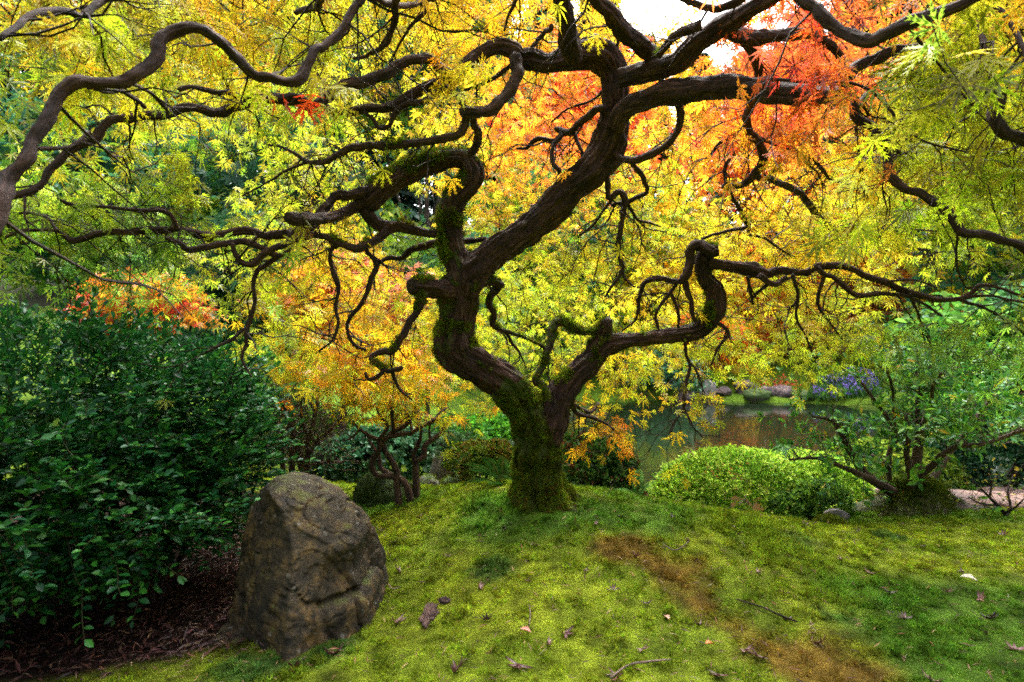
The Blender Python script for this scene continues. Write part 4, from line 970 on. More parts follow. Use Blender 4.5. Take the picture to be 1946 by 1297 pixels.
bush('azalea', 'bright lime green clipped azalea mound between the moss mound and the pond', [E(1400, 945, 3.75, 165, 92, 130), E(1530, 930, 3.85, 110, 70, 110), E(1300, 965, 3.65, 75, 58, 80)], 6200, 5, (.017, .030), [(.22, .40, .03), (.32, .50, .04), (.42, .58, .08), (.16, .33, .025)], OV, M_SOFT, nst=6)
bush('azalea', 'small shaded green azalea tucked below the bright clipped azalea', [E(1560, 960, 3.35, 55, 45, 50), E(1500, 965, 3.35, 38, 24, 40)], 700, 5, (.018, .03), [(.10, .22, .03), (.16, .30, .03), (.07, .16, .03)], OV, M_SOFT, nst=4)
bush('azalea', 'dark clipped azalea dome with reddish tips just behind the maple trunk', [E(1105, 915, 3.6, 112, 88, 100), E(1165, 935, 3.5, 58, 52, 60)], 3800, 5, (.016, .028), [(.030, .085, .012), (.055, .14, .016), (.07, .13, .014), (.15, .06, .02), (.05, .12, .014)], OV, M_SOFT, nst=5)
bush('azalea', 'olive green and yellow azalea left of the maple trunk', [E(940, 900, 3.7, 65, 62, 60), E(905, 880, 3.9, 60, 40, 60)], 1700, 5, (.016, .028), [(.05, .12, .012), (.16, .22, .015), (.10, .17, .015), (.17, .12, .014)], OV, M_SOFT, nst=4)
bush('rhododendron', 'blue-green rhododendron behind the crooked little maple', [E(740, 880, 4.6, 120, 62, 90), E(650, 900, 4.5, 60, 60, 60)], 1500, 6, (.04, .07), [(.03, .11, .05), (.05, .15, .07), (.08, .20, .10), (.025, .08, .03)], OV, M_WAX, nst=5)
bush('shrub', 'vivid green leafy shrub beyond the upright lichen stone', [E(870, 835, 5.0, 75, 36, 80), E(810, 850, 5.0, 50, 30, 60), E(930, 820, 5.2, 50, 30, 60)], 1700, 5, (.03, .055), [(.05, .20, .015), (.09, .28, .02), (.03, .12, .015)], OV, M_SOFT, nst=5)
bush('shrub', 'fresh green shrub past the top of the evergreen shrub', [E(450, 720, 5.2, 90, 60, 100), E(540, 770, 5.0, 60, 60, 80)], 1700, 5, (.03, .055), [(.09, .25, .02), (.16, .33, .03), (.05, .16, .02)], OV, M_SOFT, nst=5)
bush('evergreen_shrub', 'deep green rounded evergreen by the stone path under the rhododendron', [E(1900, 880, 4.7, 120, 75, 100), E(1800, 900, 4.6, 60, 55, 70)], 2600, 5, (.022, .04), [(.014, .06, .022), (.022, .085, .028), (.03, .11, .04)], OV, M_WAX, nst=5)
bush('shrub', 'yellow-green low shrub behind the rhododendron stems', [E(1660, 890, 4.4, 90, 52, 80), E(1760, 900, 4.5, 60, 45, 70)], 1700, 5, (.02, .036), [(.16, .26, .02), (.24, .33, .03), (.10, .18, .02)], OV, M_SOFT, nst=4)

# ---- traced small woody plants
def traced(parent, d, segs, mat, name='stem', moss=0.0, jit=.06, sides=9):
    out = []
    for k_, (pts, dd) in enumerate(segs):
        w = px_path(d + dd[0], d + dd[1], pts); w = crom(w, .02); w[:, 3] = np.maximum(w[:, 3], .0014)
        V, Q, T, gr, N_ = tube(w[:, :3], w[:, 3], sides, .12, .08, k_ + 50)
        m_ = np.clip(moss + .25 * np.concatenate([N_[:, 2], [0, 0]]), 0, 1) if moss else np.zeros(len(V))
        obj(name, mesh_np(name, V, [Q, T], mat, attrs={'gr': gr, 'moss': m_}, smooth=True), parent); out.append(w)
    return out

# crooked little maple left of the trunk
b = P(775, 985, 3.05); b[2] = gz1(b[0], b[1])
small = thing('maple_tree', 'small crooked multi-stemmed maple with orange leaves between the boulder and the mound', 'tree', b)
TS = [([(776,1000,10),(769,974,9),(759,957,8),(755,930,7),(754,898,7),(747,880,6),(734,861,6),(727,843,6),(737,831,5),(761,826,5),(781,824,5),(796,814,4),(823,801,4),(840,796,2.5)], (0, .05)),
      ([(782,1000,9),(781,967,8),(776,930,7),(761,910,6),(737,905,6),(717,905,6),(707,888,6),(710,870,6),(720,858,5),(720,838,5),(705,831,4),(683,816,3),(668,800,2)], (.02, .0)),
      ([(790,1000,8),(791,962,7),(791,922,7),(789,880,6),(786,863,5),(796,843,4),(800,819,3),(791,794,2)], (.05, .1)),
      ([(789,880,5),(806,866,6),(806,851,6),(818,838,5),(838,824,5),(848,806,4),(860,790,2.5)], (.05, .15)),
      ([(737,832,5),(749,819,5),(769,811,4),(786,787,3),(790,765,2)], (.03, .1)), ([(748,822,4),(746,800,3.5),(744,775,3)], (.03, -.05)),
      ([(721,836,4),(737,811,3.5),(722,792,2.5),(716,775,2)], (.0, -.05)), ([(745,905,5),(724,890,5),(720,868,4),(705,843,3),(696,820,2)], (.05, .15)),
      ([(783,824,3),(780,800,2.5),(770,780,2)], (.0, .1)), ([(823,801,3),(835,785,2),(850,775,1.5)], (0, .1)), ([(683,816,3),(672,830,2),(655,838,1.5)], (0, 0)), ([(818,838,3),(816,815,2.5),(822,795,2)], (.1, .1))]
wts = traced(small, 3.05, TS, M_BARK2, moss=.12)
tips = np.array([w[-1, :3] for w in wts] + [w[len(w) * 2 // 3, :3] for w in wts])
k = rng.integers(0, len(tips), 90); tps = twig_pts(tips[k], rand_dir(90) * [1, 1, .4] + [0, 0, .25], rng.uniform(.12, .38, 90), 6, .6, .2)
twig_mesh('twigs', tps, np.full(90, .0018), small)
bs = Bag()
n = 900; p = PP(rng.normal(705, 75, n), 735 - np.abs(rng.normal(0, 42, n)) + 18 * ((rng.normal(size=n))), rng.normal(3.15, .22, n)); p = p[pix(p)[:, 1] < 798]
p = np.vstack([p, tps[:, 3:].reshape(-1, 3)]); p = p[pix(p)[:, 1] < 806]
for kk in range(5):
    m = np.arange(len(p)) % 5 == kk
    bs.leaves(SIMPLE[kk], p[m], leaf_R(m.sum()), rng.uniform(.04, .075, m.sum()), jitter(np.array([cO, cGO, cYG, cY, cYG])[rng.integers(0, 5, m.sum())], .15))
bs.build('crown', M_LEAF, small)

# bare twiggy shrub behind the boulder
b = P(572, 905, 3.6); b[2] = gz1(b[0], b[1])
twg = thing('bare_shrub', 'brown twiggy shrub with tangled bare branches behind the boulder', 'shrub', b)
SS = [([(578,960,7),(576,900,7),(566,860,6),(556,820,5),(540,780,4),(528,745,2)], (0, 0)), ([(560,960,6),(556,900,6),(552,850,4),(530,810,3),(514,770,2)], (.1, .1)), ([(580,950,6),(583,890,6),(588,840,5),(598,790,4),(606,745,2)], (0, .1)),
      ([(575,880,4),(600,845,3.5),(630,815,3),(660,790,2)], (0, -.1)), ([(566,870,4),(545,850,3),(522,835,2)], (0, -.1)), ([(588,840,4),(575,800,3),(572,755,2)], (.05, 0)), ([(540,960,5),(538,900,5),(534,850,4),(520,800,2)], (.15, .1)), ([(583,890,3),(610,880,2.5),(650,878,2)], (0, .1))]
wts = traced(twg, 3.6, SS, M_BARK2)
aw = np.concatenate([w[len(w) // 3:] for w in wts]); k = rng.integers(0, len(aw), 420)
dd = rand_dir(420) * [1, .8, .6] + [0, 0, .45]
t1 = twig_pts(aw[k, :3], dd, rng.uniform(.12, .40, 420), 6, .7, -.2)
k2 = rng.integers(0, 420, 500); t2 = twig_pts(t1[k2, 3], rand_dir(500) + [0, 0, .3], rng.uniform(.06, .2, 500), 6, .7, -.1)
twig_mesh('twigs', np.concatenate([t1, t2]), np.concatenate([np.full(420, .0026), np.full(500, .0015)]), twg, M_BARK2)
bb = Bag(); p = np.concatenate([t2[:, 5], t2[:, 3], t1[::2, 5]]); bb.leaves(OV, p, leaf_R(len(p), None, 0), rng.uniform(.014, .028, len(p)), jitter([(.08, .14, .02)], .3, len(p))); bb.build('foliage', M_SOFT, twg)

# dark low branching pine-like shrub
b = P(884, 905, 4.3); b[2] = gz1(b[0], b[1])
pin = thing('pine_shrub', 'low dark wiry shrub with black leaning stem beside the upright stone', 'shrub', b)
wts = traced(pin, 4.3, [([(886,920,5),(885,890,4),(880,876,4),(865,861,4),(850,851,3),(828,841,2)], (0, 0)), ([(878,874,3),(866,884,3),(855,878,2),(846,868,2)], (0, .05)), ([(872,868,3),(890,850,3),(905,842,2)], (0, .1)), ([(862,858,3),(868,840,2),(880,830,1.5)], (0, .1))], M_TWIG)
aw = np.concatenate([w[len(w) // 3:] for w in wts]); k = rng.integers(0, len(aw), 120); t1 = twig_pts(aw[k, :3], rand_dir(120) * [1, 1, .5] + [0, 0, .1], rng.uniform(.08, .22, 120), 6, .6, 0)
twig_mesh('twigs', t1, np.full(120, .0018), pin)
bb = Bag(); p = t1[:, 2:].reshape(-1, 3); bb.leaves(lace_leaf(False, 3), p, leaf_R(len(p), None, -.2), rng.uniform(.03, .06, len(p)), jitter([(.03, .09, .015)], .25, len(p))); bb.build('foliage', M_SOFT, pin)

# rhododendron on the right with its mossy foot
b = P(1740, 965, 3.3); b[2] = gz1(b[0], b[1])
rho = thing('rhododendron', 'open multi-stemmed rhododendron with long glossy leaves and mossy foot beside the path', 'shrub', b)
RS = [([(1725,950,12),(1693,933,10),(1646,904,9),(1626,874,7),(1608,845,6),(1594,816,5),(1579,798,4),(1544,792,2)], (0, -.1)), ([(1680,925,8),(1640,905,7),(1626,898,6),(1588,883,4),(1550,871,3),(1500,874,2)], (-.03, -.25)),
      ([(1700,945,7),(1690,912,5),(1689,874,5),(1693,851,4.5),(1705,827,4),(1682,789,3.5),(1652,748,3),(1626,713,2)], (.1, .2)), ([(1702,832,4),(1699,800,3.5),(1698,757,3),(1687,710,2.5),(1660,690,2)], (.12, .0)),
      ([(1742,945,12),(1740,904,10),(1743,863,9),(1749,816,8),(1746,780,7),(1749,751,5),(1743,722,3),(1740,690,2)], (0, .1)), ([(1750,810,5),(1760,795,4),(1770,763,3.5),(1775,728,3),(1800,700,2)], (.05, -.1)),
      ([(1735,940,6),(1731,915,5),(1723,863,5),(1726,833,4),(1722,790,3)], (-.05, -.2)), ([(1740,940,8),(1745,909,7),(1770,886,6),(1793,863,5.5),(1822,848,5),(1866,845,4),(1910,830,4),(1960,812,3)], (-.03, -.4)),
      ([(1755,950,9),(1757,927,8),(1781,898,6),(1808,857,5),(1840,815,4),(1880,760,3)], (0, .2)), ([(1690,890,5),(1676,874,4),(1658,866,4),(1638,868,3),(1610,850,2)], (.1, .3))]
wts = traced(rho, 3.3, RS, M_BARK2, moss=.28)
V = []
for zz in np.linspace(0, 1, 14):
    a = np.arange(40) / 40 * 2 * math.pi
    rr = (.30 * (1 - zz) ** 1.5 + .055) * (1 + .25 * np.sin(a * 3 + 1) * (1 - zz) + .15 * np.sin(a * 7) * (1 - zz))
    xx_, yy_ = b[0] + rr * 1.25 * np.cos(a), b[1] + rr * .8 * np.sin(a)
    V.append(np.column_stack([xx_, yy_, (gz(xx_, yy_) - .03) * (1 - zz) + (b[2] + .16) * zz]))
V = np.array(V); V += .03 * fbm(V * 14, 3, 4)[..., None]; V = V.reshape(-1, 3); i_ = np.arange(13)[:, None] * 40; j = np.arange(40)[None]
V = np.vstack([V, [[b[0], b[1], b[2] + .17]]])
foot = obj('foot', mesh_np('foot', V, [np.stack([i_ + j, i_ + (j + 1) % 40, i_ + 40 + (j + 1) % 40, i_ + 40 + j], -1).reshape(-1, 4), np.stack([520 + j[0], 520 + (j[0] + 1) % 40, np.full(40, 560)], -1)], M_FOOT, attrs={'gr': V * [1, 1, .3], 'moss': np.clip(.62 - .3 * (V[:, 0] > b[0] + .1), 0, 1)}, smooth=True), rho)
fp = V[rng.integers(0, 560, 9000)] + rng.normal(0, .02, (9000, 3)) * [1, 1, .3]; fp = fp[(fbm(fp * 9, 12, 3) > -.1) & (fp[:, 0] < b[0] + .22)]
bb = Bag(); nf = len(fp); bb.leaves(mt, fp, frames(rand_dir(nf) * [1, 1, .2], rand_dir(nf) * .5 + [0, -.4, .8]), rng.uniform(.012, .026, nf), jitter([(.07, .10, .008)], .3, nf)); bb.build('moss', M_MOSSB, foot)
aw = np.concatenate([w[len(w) // 2:] for w in wts]); n = 250; k = rng.integers(0, len(aw), n)
t1 = twig_pts(aw[k, :3], rand_dir(n) * [1.2, .9, .5] + [.25, 0, .35], rng.uniform(.12, .42, n), 6, .5, -.1)
ext = PP(rng.uniform(1720, 2000, 150), rng.uniform(670, 850, 150), rng.normal(3.5, .25, 150)); t1b = twig_pts(ext, rand_dir(150) * [1, 1, .4] + [0, 0, .4], rng.uniform(.1, .22, 150), 6, .4, -.2)
t1 = np.concatenate([t1, t1b]); twig_mesh('twigs', t1, np.full(len(t1), .0024), rho, M_BARK2)
lp, lR, ls, lc = [], [], [], []
for k in (3, 4, 5):
    nn = 4 if k < 5 else 7
    for j in range(nn):
        d = t1[:, k] - t1[:, k - 1]; d /= np.linalg.norm(d, axis=1, keepdims=True)
        sv = rand_dir(len(t1)); sv -= d * (sv * d).sum(1, keepdims=True); sv /= np.linalg.norm(sv, axis=1, keepdims=True)
        lp.append(t1[:, k].copy()); lR.append(frames(d * .5 + sv + [0, 0, .1], d + [0, 0, .6])); ls.append(rng.uniform(.032, .060, len(t1)))
        lc.append(jitter(np.array([(.07, .24, .03), (.13, .34, .035), (.05, .17, .04), (.20, .38, .04), (.09, .24, .09)])[rng.integers(0, 5, len(t1))], .2))
lp, lR, ls, lc = map(np.concatenate, (lp, lR, ls, lc))
q = pix(lp); kp = ~((q[:, 0] > 1535) & (q[:, 0] < 1672) & (q[:, 1] > 722) & (q[:, 1] < 788) & (rng.random(len(lp)) < .97)); lp, lR, ls, lc = lp[kp], lR[kp], ls[kp], lc[kp]
yel = rng.random(len(lp)) < .02; lc[yel] = (.5, .35, .02)
q = pix(lp); vis = (q[:, 0] < 1946) & (q[:, 1] < 950); order = np.argsort(np.where(vis, lp[:, 1] / ls, 999)); big, rest = order[:300], order[300:]
LONG = oval_leaf(.15, .17); bb = Bag(); bb.leaves(LONG, lp[rest], lR[rest], ls[rest], lc[rest]); folR = bb.build('foliage', M_WAX, rho)
pieces('leaf', [mesh_np('leaf', LONG[0], LONG[1], M_WAX_O)], lp[big], lR[big], ls[big], lc[big], folR)

# thin twiggy seedling by the path
b = P(1912, 990, 3.0); b[2] = gz1(b[0], b[1])
sdl = thing('bare_shrub', 'thin bare seedling shrub with few yellow leaves in front of the stone path', 'shrub', b)
wts = traced(sdl, 3.0, [([(1915,1000,4),(1908,975,3.5),(1890,955,3),(1870,935,2),(1850,915,1.5)], (0, 0)), ([(1912,985,3),(1920,960,2.5),(1915,935,2),(1925,905,1.3)], (0, .1)), ([(1895,960,2),(1865,958,1.6),(1840,945,1.2)], (0, -.05)), ([(1908,975,2.5),(1925,968,2),(1945,950,1.3)], (0, -.1)), ([(1880,945,2),(1885,920,1.5),(1878,900,1.2)], (0, .05))], M_TWIG)
aw = np.concatenate([w[len(w) // 3:] for w in wts]); k = rng.integers(0, len(aw), 70); t1 = twig_pts(aw[k, :3], rand_dir(70) + [0, 0, .3], rng.uniform(.05, .16, 70), 6, .5, 0); twig_mesh('twigs', t1, np.full(70, .0014), sdl)
bb = Bag(); p = np.concatenate([t1[:, 5], t1[:, 3]]); bb.leaves(OV, p, leaf_R(len(p), None, 0), rng.uniform(.014, .026, len(p)), jitter(np.array([(.14, .22, .02), (.4, .3, .02), (.07, .14, .02)])[rng.integers(0, 3, len(p))], .2)); bb.build('foliage', M_SOFT, sdl)

# ---- ferns
def fern(label, base, fronds, length, cols):
    t = thing('fern', label, 'fern', base)
    for k_, (az, el, f) in enumerate(fronds):
        L = length * f; n = 22; s = np.linspace(0, 1, n); h = np.array([math.cos(az), math.sin(az), 0])
        ang = el - s * 1.25; st_ = np.cumsum(np.column_stack([np.cos(ang)[:, None] * h[:2], np.sin(ang)]), 0) * L / n
        pth = np.array(base) + [0, 0, -.01] + st_; bag = Bag(); side = np.cross(h, [0, 0, 1.0])
        for sg in (1, -1):
            wl = L * .17 * np.sin(np.pi * (s * .9 + .1)) ** .7 + .004
            tg = np.gradient(pth, axis=0); tg /= np.linalg.norm(tg, axis=1, keepdims=True)
            bag.leaves(quad_leaf(.10), pth, frames(side * sg + tg * .35 + [0, 0, -.12], np.cross(np.broadcast_to(side, tg.shape), tg) + rng.normal(0, .1, tg.shape)), wl, jitter(cols, .15, n))
        wv = crom(np.column_stack([pth[::3], np.full(len(pth[::3]), .0018)]), .03); V, Q, T, gr, _ = tube(wv[:, :3], wv[:, 3], 4, 0, 0); bag.add(V, np.vstack([Q[:, [0, 1, 2]], Q[:, [0, 2, 3]], T]), jitter([(.06, .09, .02)], .1, len(V)))
        bag.build('frond', M_MOSSB, t, None)
x, y, z = on(955, 2.95); fern('feathery green fern arching beside the foot of the maple trunk', (x, y, z), [(3.0, 1.1, 1), (2.6, .9, .9), (2.2, 1.2, .9), (3.5, .8, .85), (1.6, 1.3, .8), (4.2, .9, .6)], .27, [(.02, .075, .010)])
x, y, z = on(985, 2.85); fern('slim upright fern against the left side of the maple trunk', (x, y, z), [(2.2, 1.45, 1), (1.2, 1.4, .8), (3.2, 1.3, .7)], .18, [(.03, .10, .015)])
x, y, z = on(1212, 3.0); fern('pale green fern between the dark azalea and the lime azalea', (x, y, z), [(3.3, .6, 1), (3.9, .5, .9), (2.6, .8, .9), (.4, 1.2, .9), (5.2, .6, .7), (1.3, 1.3, 1.2)], .17, [(.12, .28, .06)])
x, y, z = on(1640, 3.45); fern('bluish fern in the gap below the rhododendron', (x, y, z), [(3.3, .9, 1), (2.2, .9, .9), (.6, .8, .9), (4.4, .7, .9), (5.5, .8, .8)], .22, [(.03, .10, .06)])

# ------------------------------------------------------------------ trees and shrubs beyond
STAR = lace_leaf(False, 41, 5)
def bg_tree(name, label, px, d, top, bot, hw, cols, n=2600, size=(.10, .17), tmpl=None, mat=None, flat=.45, clumps=22, cat='tree', group=None, trunk=.05, bark=None, lean=0):
    x, y, z0 = on(px, d); k = d / F
    zt, zb = CZ - (top - HY) * k, max(CZ - (bot - HY) * k, z0 + .15); cz, rz, rx = (zt + zb) / 2, (zt - zb) / 2, hw * k
    t = thing(name, label, cat, (x, y, z0), group)
    cl, v = in_ell((x, y, cz), (rx, rx * .8, rz), clumps, .35, .92, 1.6)
    bag = Bag(); cols = np.array(cols, float)
    cc = rng.integers(0, len(cols), clumps)
    per = n // clumps; cr = rx * 2.0 / math.sqrt(clumps)
    for q in range(clumps):
        o_ = rand_dir(per) * (rng.random((per, 1)) ** .4) * np.array([cr * 1.3, cr * 1.3, cr * flat * 1.6])
        p = cl[q] + o_; p[:, 2] -= .25 * (o_[:, 0] ** 2 + o_[:, 1] ** 2) / cr
        p = p[p[:, 2] > gz(p[:, 0], p[:, 1])]
        c = cols[np.where(rng.random(len(p)) < .6, cc[q], rng.integers(0, len(cols), len(p)))]
        bag.leaves(tmpl or STAR, p, leaf_R(len(p), None, .25), rng.uniform(*size, len(p)), jitter(c, .18))
    bag.build('crown', mat or M_LEAF, t)
    stems(t, (x, y, z0), [(x + lean, y, cz + rz * .5)], trunk, bark or M_CONBARK, .05, 'trunk')
    stems(t, (x, y, z0 + (cz - z0) * .45), list(cl[:7]), trunk * .5, bark or M_CONBARK, .10, 'limb')
    return t
cPK, cTE, cBG = (.78, .30, .16), (.04, .14, .07), (.09, .24, .10)
bg_tree('maple_tree', 'low spreading maple with scarlet and orange leaves behind the evergreen shrub', 275, 5.4, 500, 640, 110, [(.62, .10, .02), (.66, .22, .02), (.5, .06, .03), (.6, .3, .02), cG], 1700, (.06, .10), None, None, .30, 26)
bg_tree('maple_tree', 'peach orange maple glowing behind the hanging twigs left of the trunk', 660, 7.2, 440, 700, 150, [cO, cPK, cGO, cO], 3600, (.09, .15), clumps=28)
bg_tree('maple_tree', 'golden green maple beyond the left elbow of the trunk', 800, 8.5, 400, 720, 170, [cYG, cG, cLG, cTE], 3600, (.10, .17), clumps=26)
bg_tree('maple_tree', 'yellow-green maple standing at the left end of the pond', 1050, 16.0, 250, 720, 190, [cYG, cG, cTE, cLG], 4600, (.19, .30), clumps=34)
bg_tree('maple_tree', 'tall red maple glowing through the fork of the trunk', 1070, 20, 60, 400, 180, [cR, cRO, cO, cRO], 3400, (.25, .38))
bg_tree('maple_tree', 'tall orange-red maple beyond the sawn limb', 1500, 22, 60, 420, 220, [cRO, cO, cR, cGO, cRO], 4200, (.27, .42), clumps=28)
bg_tree('maple_tree', 'dim green maple beyond the upper left branches', 480, 9.5, 120, 560, 230, [cLG, cTE, cG, cTE], 4400, (.13, .2), clumps=32)
bg_tree('maple_tree', 'green maple behind the far left branches', 150, 9.0, 140, 560, 230, [cG, cTE, cG, cTE], 4200, (.13, .2), clumps=32)
bg_tree('maple_tree', 'bronze and green maple beyond the top left branches', 250, 11, -140, 220, 260, [cO, cG, cTE, cDO], 3600, (.17, .26), clumps=26)
bg_tree('maple_tree', 'tall green and gold maple beyond the arching left limb', 800, 11, -120, 330, 230, [cY, cTE, cG, cTE], 4200, (.16, .25), clumps=30)
bg_tree('maple_tree', 'yellow maple over the far shore right of the trunk', 1270, 19, 330, 690, 160, [cYG, cY, cGO, cG], 3600, (.22, .35), clumps=28)
bg_tree('maple_tree', 'orange maple leaning over the far bank of the pond', 1480, 19.0, 430, 720, 190, [cO, cGO, cO, cRO], 5000, (.17, .27), clumps=26)
bg_tree('maple_tree', 'salmon orange maple behind the purple flowers', 1640, 20, 430, 690, 130, [cO, cPK, cRO], 2800, (.18, .28))
bg_tree('maple_tree', 'mixed green maple beyond the right hand branches', 1730, 20, 130, 580, 200, [cYG, cLG, cTE, cG], 4400, (.25, .38), clumps=32)
bg_tree('maple_tree', 'green and gold maple at the right edge beyond the path', 1930, 15, 40, 640, 200, [cYG, cG, cTE, cGO], 4200, (.2, .32), clumps=32)
bg_tree('cherry_tree', 'leafy green tree rising behind the rhododendron', 1890, 4.8, 540, 800, 165, [(.07, .22, .03), (.12, .30, .04), (.05, .15, .05), (.16, .34, .05)], 4200, (.07, .12), OV, M_SOFT, clumps=30)
bg_tree('spruce_tree', 'pale blue-green spruce seen through the lower left branches', 480, 8.0, 330, 740, 110, [cTE, cBG, (.14, .30, .16), (.05, .16, .06)], 3400, (.10, .16), lace_leaf(False, 7), M_SOFT, .3, 26)
bg_tree('cedar_tree', 'green cedar with layered boughs beyond the scarlet maple', 350, 8.2, 420, 720, 120, [(.05, .18, .04), (.08, .24, .05), cTE], 2800, (.10, .16), lace_leaf(False, 8), M_SOFT, .28, 24)
bg_tree('maple_tree', 'low rounded orange maple at the far waterline behind the tall pale rock', 1330, 16.2, 590, 720, 80, [cO, cGO, cRO, cO], 2400, (.14, .22), clumps=18)
bg_tree('maple_tree', 'low weeping lime maple on the far bank lawn', 1200, 16.0, 590, 720, 80, [cYG, cLG, cY], 2200, (.14, .22), clumps=18)
bg_tree('shrub', 'glossy green shrub on the far bank behind the lawn', 1400, 19.0, 660, 715, 90, [(.04, .14, .03), (.07, .2, .04), (.03, .1, .04)], 1500, (.10, .17), OV, M_WAX, .5, 14, 'shrub', None, .03)
bg_tree('shrub', 'bluish shrub at the far waterline left of the lawn', 1265, 14.6, 680, 750, 70, [cTE, cBG, (.03, .1, .04)], 1400, (.10, .16), OV, M_WAX, .5, 12, 'shrub', None, .03)
bg_tree('shrub', 'tall reedy green shrub behind the orange maples across the pond', 1580, 22, 560, 690, 110, [(.08, .2, .05), (.16, .28, .10), (.05, .14, .04)], 1800, (.2, .34), quad_leaf(.07), M_SOFT, .8, 14, 'shrub', None, .03)
bg_tree('shrub', 'wide leafy green shrub at the right end of the pond', 1720, 16.5, 600, 720, 130, [(.07, .2, .03), (.12, .3, .04), (.04, .13, .03)], 2400, (.11, .18), OV, M_SOFT, .5, 18, 'shrub', None, .03)
bg_tree('shrub', 'rust red low shrub among the rocks of the far bank', 1478, 14.9, 738, 768, 34, [cR, (.3, .05, .02), (.12, .1, .02)], 420, (.06, .1), OV, M_SOFT, .5, 8, 'shrub', None, .01)
bg_tree('shrub', 'round green shrub on the lawn left of the pond', 620, 7.5, 790, 850, 60, [(.06, .2, .02), (.1, .28, .03)], 1300, (.05, .09), OV, M_SOFT, .6, 12, 'shrub', None, .02)

# purple flowers on the far bank: a bed of countless small blooms
fb = Bag(); n = 1000
fx = rng.uniform(1545, 1670, n); fy_ = rng.uniform(13.7, 15.2, n); wx = (fx - CX) / F * fy_; zz = gz(wx, fy_)
fl = np.column_stack([wx, fy_, np.maximum(zz, WZ) + rng.uniform(.10, .38, n) * (1 + .5 * np.sin(wx * 3))])
fb.leaves(STAR, fl, frames(rand_dir(n), rand_dir(n) * .4 + [0, -.3, 1]), rng.uniform(.04, .07, n), jitter(np.array([(.20, .13, .55), (.30, .20, .68), (.14, .08, .42)])[rng.integers(0, 3, n)], .15))
fls = np.column_stack([wx, fy_, np.maximum(zz, WZ)]); 
fl_o = fb.build('flower_bed', M_SOFT, None); tag(fl_o, 'bed of violet-blue flowers on the far bank beyond the rhododendron', 'flowers')
lb = Bag(); n2 = 1500; k = rng.integers(0, n, n2)
lb.leaves(quad_leaf(.1), fls[k] + rng.normal(0, .05, (n2, 3)) * [1, 1, .2], frames(rand_dir(n2) * .5 + [0, 0, 1], rand_dir(n2)), rng.uniform(.15, .35, n2), jitter([(.06, .17, .03)], .25, n2)); lb.build('leaves', M_SOFT, fl_o)

# dark conifers on the hill: three built, then copied
CON = lace_leaf(False, 9, 5)
def conifer(seed):
    h, r = 14.0, 2.7
    t = thing('conifer', 'dark conifer', 'tree', (0, 0, 0))
    n = 1900; f = rng.random(n) ** .75; zz = 1.2 + (h - 1.2) * f; rr = r * (1 - f) ** .8 + .15
    a = rng.uniform(0, 6.283, n); lv = np.floor(zz / .55) * .55; zz = lv + .2 * rng.random(n)
    q = rng.uniform(.35, 1, n) ** .6
    p = np.column_stack([np.cos(a) * rr * q, np.sin(a) * rr * q, zz - .35 * rr * q * q])
    o_ = np.column_stack([np.cos(a), np.sin(a), np.full(n, -.35)]); bag = Bag()
    bag.leaves(CON, p, frames(o_ + rand_dir(n) * .35, rand_dir(n) * .4 + [0, 0, 1]), rng.uniform(.45, .85, n), jitter(np.array([(.018, .055, .032), (.025, .075, .045), (.04, .09, .05), (.014, .04, .028)])[rng.integers(0, 4, n)], .2))
    bag.build('crown', M_SOFT, t)
    w = np.column_stack([np.zeros(12), np.zeros(12), np.linspace(-.6, h, 12)]); V, Q, T, gr, _ = tube(w + rng.normal(0, .03, (12, 3)), np.linspace(.26, .03, 12), 10, .08, .05, seed)
    obj('trunk', mesh_np('trunk', V, [Q, T], M_CONBARK, attrs={'gr': gr, 'moss': np.zeros(len(V))}, smooth=True), t)
    return t
protos = [conifer(k) for k in range(3)]
CPOS = [(-160, 20, 1.0), (60, 24, 1.15), (200, 18, .8), (330, 22, 1.0), (470, 17, .85), (590, 24, 1.1), (700, 19, .9), (830, 23, 1.0), (930, 17, .72), (1040, 21, .85), (1140, 26, 1.0), (1225, 22, .70), (1330, 27, .72), (1420, 21, .62), (1530, 24, .80), (1620, 20, .78), (1720, 25, 1.1), (1830, 19, .9), (1930, 23, 1.1), (2060, 19, 1.0)]
used = set()
for i_, (px, d, s) in enumerate(CPOS):
    d *= 1.5; s *= 1.4; pr = protos[i_ % 3]; x, y, z = on(px, d)
    if i_ % 3 in used:
        t = pr.copy(); COL.objects.link(t)
        for ch in list(pr.children):
            c = ch.copy(); COL.objects.link(c); c.parent = t
    else:
        t = pr; used.add(i_ % 3)
    t.location = (x, y, z); t.scale = (s, s, s); t.rotation_euler = (0, 0, i_ * 1.7)
    tag(t, 'tall dark blue-green conifer standing on the wooded hill behind the maples', 'tree', 'conifers on the hill')

# unseen conifers added at the sides and behind the viewpoint to block low sky
for i_, (x, y, s) in enumerate([(-9, 3, .8), (-10, -3, .9), (-7, -8, 1.0), (-3, -10, .95), (1, -9, 1.0), (5, -10, .9), (9, -7, 1.0), (11, -1, .9), (12, 5, .8), (-12, 9, .9), (-1, -15, 1.2), (7, -15, 1.1)]):
    t = protos[i_ % 3].copy(); COL.objects.link(t)
    for ch in list(protos[i_ % 3].children):
        c = ch.copy(); COL.objects.link(c); c.parent = t
    t.location = (x, y, gz1(x, y)); t.scale = (s, s, s * .9); t.rotation_euler = (0, 0, i_ * 2.3)
    tag(t, 'unseen dark conifer added around the viewpoint to block low sky light', 'tree', 'unseen conifers added to block sky light')

